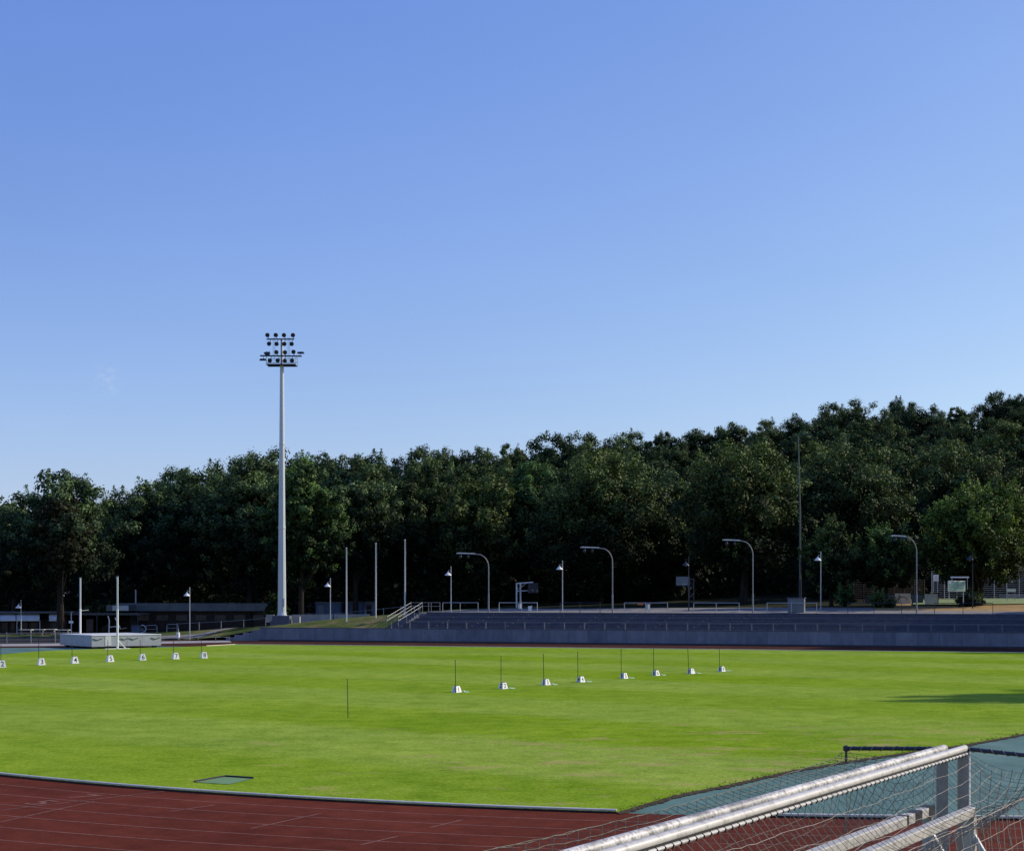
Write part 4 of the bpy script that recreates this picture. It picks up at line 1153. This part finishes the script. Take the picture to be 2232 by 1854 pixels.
# dark understorey along the wood edge: nobody could count its leaves
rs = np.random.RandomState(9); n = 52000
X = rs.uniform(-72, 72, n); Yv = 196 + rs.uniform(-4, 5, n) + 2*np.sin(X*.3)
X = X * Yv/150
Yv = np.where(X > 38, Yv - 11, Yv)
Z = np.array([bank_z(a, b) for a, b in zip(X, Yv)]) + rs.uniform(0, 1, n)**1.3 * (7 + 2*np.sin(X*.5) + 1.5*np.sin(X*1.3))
me = leaf_mesh('undergrowth', np.stack([X, Yv, Z], 1), rs.normal(size=(n, 3)), rs.uniform(.4, .9, n), rs.uniform(0, .15, n), M['leaf'])  # low tint paints the wood's shade into these leaves
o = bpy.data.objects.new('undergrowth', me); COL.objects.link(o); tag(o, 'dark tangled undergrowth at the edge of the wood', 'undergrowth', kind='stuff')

# trees that stand to the right of the view and throw the long shadows on the grass and stand
for X, Y, H, k, lab in ((66, 79.5, 29, 4, 'tall tree right of the bend throwing a long shadow on the grass'), (90, 134, 27, 3, 'tree beside the right end of the far straight'),
                        (80, 141, 24, 0, 'tree right of the stand, nearest the track'), (75, 142, 24, 5, 'tree at the right end of the stand'), (100, 140, 25, 2, 'tree behind the right end of the stand'),
                        ):
    cr, tr, Hp = protos[k]; z = 0 if Y < 125 else bank_z(X, Y)
    add_tree('broadleaf_tree', cr, tr, (X, Y, z), k, (H/Hp*(.64 if Y < 100 else 1),)*2 + (H/Hp,), lab, None)

# ------------------------------------------------------------------ goals in the foreground
GD = Vector((.546, .838, 0)).normalized(); GP = Vector((GD.y, -GD.x, 0))   # along the crossbar (away), and to the right / near
ZB = HC - 1.385                                                               # crossbar height, centre line
GZ = ZB - 2.38
def place(E, name, label, group): 
    t = thing(name, label, 'goal', (E.x, E.y, GZ), 0, group); return t
def net(mb, surf, ns, nt_, r, jit=0, seed=0):
    rr = random.Random(seed)
    g = [[surf(i/ns, j/nt_) + Vector((rr.uniform(-jit, jit), rr.uniform(-jit, jit), rr.uniform(-jit, jit))) for j in range(nt_+1)] for i in range(ns+1)]
    for i in range(ns+1): mb.tube(g[i], r, 4, False)
    for j in range(nt_+1): mb.tube([g[i][j] for i in range(ns+1)], r, 4, False)

def big_goal(E, side, label, barmat, rounded):
    """side +1: net towards the photographer's right, -1: away to the left"""
    t = place(E, 'football_goal', label, 'full size goals standing back to back')
    W = 7.32; H = 2.38; p = GP*side
    zc = H
    A = Vector((0, 0, zc)); B = A - GD*W
    mb = MB()
    n = 24; pts = [A.lerp(B, i/n) for i in range(n+1)]
    if rounded:
        pts = [A + GD*.02] + pts; rad = [.024] + [.038]*(n+1)
    else:
        pts = [A + GD*.02] + pts; rad = [.024] + [.035]*(n+1)
    mb.tube(pts, rad, 20, True, 1.05); mb.build('crossbar', barmat, t, True)
    for q, nm in ((0, 'post'), (W, 'post')):
        c = A - GD*(q if q == 0 else W) + (-GD*.05 if q == 0 else GD*.05)
        mb = MB(); mb.tube([(c.x, c.y, 0.0), (c.x, c.y, H - .05)], .052, 16); 
        po = mb.build(nm, M['postgrey'], t, True)
        # raised lip of the net channel down the post
        mb = MB(); mb.beam(Vector((c.x, c.y, .0)) + p*.056, Vector((c.x, c.y, H - .06)) + p*.056, .012, .02, GD); mb.build('net_channel', M['white'], po)
    # channel under the crossbar with hooks
    o1 = A + p*.034 + Vector((0, 0, -.020)); o2 = B + p*.034 + Vector((0, 0, -.020))
    mb = MB(); mb.beam(o1, o2, .012, .016); mb.build('groove', M['blackpaint'], t)
    o1 = A + p*.040 + Vector((0, 0, -.040)); o2 = B + p*.040 + Vector((0, 0, -.040))
    mb = MB(); mb.tube([o1, o2], .0125, 8); mb.build('net_rail', M['goalsmooth'], t, True)
    hk = None
    for i in range(72):
        c = o1.lerp(o2, (i+.5)/72)
        if hk is None:
            mb = MB(); mb.tube([Vector((0, 0, .016)) - p*.004, Vector(p*.016), Vector((0, 0, -.018)) + p*.004], .0055, 5); hk = mb.build('net_hook', M['blackpaint'], t); hk.location = c
        else:
            h = hk.copy(); COL.objects.link(h); h.parent = t; h.location = c
    # net supports
    dep = .94
    ends = []
    for q in (0, W):
        a = A - GD*q; b = a + p*dep + Vector((0, 0, -.05)) 
        mb = MB(); mb.tube([a, b], .019, 8); mb.tube([b + Vector((0, 0, .03)), b + Vector((0, 0, -.14))], .012, 6); mb.lathe(b, [(.012, -.03), (.03, -.02), (.03, .02), (.012, .03)], 8)
        mb.build('net_support', M['darkmetal'], t)
        # lacing round the support
        mb = MB(); pts = []
        for k in range(97):
            f = k/96; ph = f*2*PI*9; c = a.lerp(b, f)
            pts.append(c + GD*(math.cos(ph)*.024) + Vector((0, 0, math.sin(ph)*.024)))
        mb.tube(pts, .0035, 4); mb.build('lacing', M['rope'], t)
        ends.append(b)
    mb = MB()
    def top(s, tt):
        q = s*W; sagx = math.sin(PI*s)**.5 if 0 < s < 1 else 0
        base = o1.lerp(o2, s) + p*dep*tt
        sag = (.34 if side > 0 else .16)*math.sin(PI*tt)*(.35+.65*sagx) + .05*tt + .10*tt*sagx
        wave = .02*math.sin(s*43)*math.sin(PI*tt)
        return base + Vector((0, 0, -sag + wave)) + GD*(-.10*math.sin(PI*tt)*math.cos(s*PI)*side)
    net(mb, top, 66, 10, .0022, .006, 3)
    def back(s, tt):
        b0 = top(s, 1.0); g = o1.lerp(o2, s) + p*(dep + 1.0); g.z = .02
        r = b0.lerp(g, tt); r += p*(-.25*math.sin(PI*tt)); return r
    net(mb, back, 44, 14, .0022, .008, 4)
    def sidep(s, tt):
        a = A + Vector((0, 0, -.05 - 2.2*tt)); b = A + p*(dep*(1-.25*math.sin(PI*tt)) + 1.0*tt) + Vector((0, 0, -.05 - 2.2*tt))
        r = a.lerp(b, s); r.z -= (.30*math.sin(PI*s)*(1-tt)); r += GD*(.05*math.sin(PI*s)*math.sin(5*tt)); return r
    net(mb, sidep, 10, 22, .0022, .008, 5)
    def sidel(s, tt): return sidep(s, tt) - GD*W
    net(mb, sidel, 10, 22, .0022, .008, 6)
    mb.build('net', M['rope'] if side > 0 else M['ropedark'], t)
    # loose bunched cords hanging from the support end
    mb = MB(); e = ends[0]; q0 = A + GD*.03 + Vector((0, 0, -.58)) 
    for k in range(9):
        s0 = e + Vector((0, 0, -.05 - .012*k)) - p*(.10*k); s1 = q0 + Vector((0, 0, -.02*k)) + p*(.02*k) if side > 0 else e + Vector((0, 0, -.9)) - GD*(.2*k)
        pts = [s0.lerp(s1, f/10) + Vector((0, 0, -.10*math.sin(PI*f/10)*(1 + .25*k))) + GD*(.03*math.sin(f*1.7+k)) for f in range(11)]
        mb.tube(pts, .0035, 4)
    if side > 0:
        for k in range(7):
            c = q0.lerp(e, .12 + .1*k) + Vector((0, 0, -.12)); pts = [c + Vector((.03*math.sin(j*1.3+k), .0, -.055*j)) + p*(.03*math.cos(j*1.1+2*k)) for j in range(5 + k % 4)]
            mb.tube(pts, .0032, 4)
    mb.build('loose_cords', M['ropedark'], t)
    # base frame
    mb = MB()
    for q in (0, W):
        a = A - GD*q; a = Vector((a.x, a.y, .03)); mb.tube([a, a + p*(dep+1.0)], .03, 6)
    a = Vector((0, 0, .03)) + p*(dep+1.0); mb.tube([a, a - GD*W], .03, 6); mb.build('ground_frame', M['galv'], t)
    return t
EB = Vector(((2103-CX)/F*13.6, 13.6, 0)); EA = EB - GP*.165 - GD*.10
big_goal(EB, 1, 'nearer big white goal, its net hanging towards the bottom right', M['goalsmooth'], False)
big_goal(EA, -1, 'farther big goal with stained crossbar, net hanging to the far left', M['goalbar'], True)

def small_goal(E, label, bands, W=5.0):
    t = thing('small_goal', label, 'goal', (E.x, E.y, GZ), 0, 'small training goals beside the big ones')
    H = HC - 1.83 - GZ; s = .085
    A = Vector((0, 0, H - s/2)); B = A - GD*W
    mb = MB(); mb.beam(A + GD*.0, B, s, s); o = mb.build('crossbar', M['goalsmooth'], t)
    bv = o.modifiers.new('bevel', 'BEVEL'); bv.width = .008; bv.segments = 2
    if bands:
        for a, b in ((.0, .16), (.36, .54), (.72, .76)):
            mb = MB(); mb.beam(A - GD*a + GD*.002, A - GD*b, s + .006, s + .006); mb.build('band', M['blackpaint'], t)
    for q in (s/2, W - s/2):
        c = A - GD*q; mb = MB(); mb.beam((c.x, c.y, 0), (c.x, c.y, H - s - .001), s, s, GD); po = mb.build('post', M['galv'] if bands else M['goalsmooth'], t)
    for q in (s/2, W - s/2):
        c = A - GD*q; mb = MB(); mb.beam(Vector((c.x, c.y, H - .2)), Vector((c.x, c.y, .05)) + GP*1.0, .04, .04, GD); mb.beam(Vector((c.x, c.y, .03)), Vector((c.x, c.y, .03)) + GP*1.0, .04, .04)
        mb.build('brace', M['offwhite'], t)
    mb = MB()
    def bk(u_, tt):
        a = A - GD*(W*u_) + Vector((0, 0, -.04)) + GP*.045; b = Vector((a.x, a.y, .03)) + GP*1.0
        r = a.lerp(b, tt); r += GP*(.10*math.sin(PI*tt)); r.z -= .05*math.sin(u_*21)*math.sin(PI*tt); return r
    return t
p = at(2118, 1756, 1.83*F/451); small_goal(Vector((p.x, p.y, 0)), 'plain white square tube small goal in front of the big goals', False)
p = at(2027, 1754, 1.83*F/449); small_goal(Vector((p.x, p.y, 0)), 'small goal with black bands at the end of its bar', True, 4.6)

# ------------------------------------------------------------------ camera, sun and sky
cam = bpy.data.cameras.new('camera'); co = bpy.data.objects.new('camera', cam); COL.objects.link(co)
co.location = (0, 0, HC); co.rotation_euler = (R(90), 0, 0)
cam.sensor_fit = 'HORIZONTAL'; cam.sensor_width = 36; cam.lens = 36*F/2232
cam.shift_y = (HY - 927)/2232; cam.clip_end = 5000; cam.clip_start = .1
scene.camera = co

AZ, EL = R(18), R(29)      # sun: azimuth from +X towards +Y, elevation
sd = Vector((math.cos(AZ)*math.cos(EL), math.sin(AZ)*math.cos(EL), math.sin(EL)))
sun = bpy.data.lights.new('sun', 'SUN'); sun.energy = 5.0; sun.angle = R(.53); sun.color = (1, .90, .76)
so = bpy.data.objects.new('sun', sun); COL.objects.link(so); so.rotation_euler = sd.to_track_quat('Z', 'Y').to_euler()

w = bpy.data.worlds.new('World'); scene.world = w; w.use_nodes = True; nt = w.node_tree; nt.nodes.clear()
out = nt.nodes.new('ShaderNodeOutputWorld'); bg = nt.nodes.new('ShaderNodeBackground'); bg.inputs[1].default_value = .12
sky = nt.nodes.new('ShaderNodeTexSky'); sky.sky_type = 'NISHITA'; sky.sun_disc = False
sky.sun_elevation = EL; sky.sun_rotation = PI/2 - AZ
sky.air_density = 1.0; sky.dust_density = .6; sky.ozone_density = 2.5; sky.altitude = 50
vm = nt.nodes.new('ShaderNodeVectorMath'); vm.operation = 'MULTIPLY_ADD'
vm.inputs[1].default_value = (1.03, .95, .56); vm.inputs[2].default_value = (0, .045/.12, .475/.12)
nt.links.new(sky.outputs[0], vm.inputs[0]); 
# one faint wisp of cloud low at the left, fixed in the sky by its direction
tc = nt.nodes.new('ShaderNodeTexCoord'); cd = Vector(((232-CX)/F, 1, (HY-828)/F)).normalized()
dn = nt.nodes.new('ShaderNodeVectorMath'); dn.operation = 'DISTANCE'; nt.links.new(tc.outputs['Generated'], dn.inputs[0]); dn.inputs[1].default_value = cd
mr = nt.nodes.new('ShaderNodeMapRange'); mr.inputs[1].default_value = .013; mr.inputs[2].default_value = .003; nt.links.new(dn.outputs['Value'], mr.inputs[0])
cn = noise(nt, 160, 5, .7, vec=tc.outputs['Generated'], stretch=(1, 1, 1.6)); cr_ = ramp(nt, cn, [(.48, 0.0), (.8, .28)])
mm = nt.nodes.new('ShaderNodeMath'); mm.operation = 'MULTIPLY'; nt.links.new(mr.outputs[0], mm.inputs[0]); nt.links.new(cr_, mm.inputs[1])
cm = mixc(nt, mm.outputs[0], (0, 0, 0), (7, 7.2, 7.6)); nt.links.new(vm.outputs[0], cm.node.inputs[6])
# thin high haze that varies very softly
hz = noise(nt, 2.2, 3, .5, vec=tc.outputs['Generated'], stretch=(1, 1, 3)); hm = mixc(nt, 1.0, cm, ramp(nt, hz, [(.3, .965), (.7, 1.035)]), 'MULTIPLY')
nt.links.new(hm, bg.inputs[0]); nt.links.new(bg.outputs[0], out.inputs[0])

scene.view_settings.view_transform = 'Standard'; scene.view_settings.look = 'None'; scene.view_settings.exposure = 0
scene.render.engine = 'CYCLES'
scene.cycles.max_bounces = 6; scene.cycles.transparent_max_bounces = 8
try: scene.cycles.use_denoising = True
except Exception: pass
print('trees', tree_n[0])
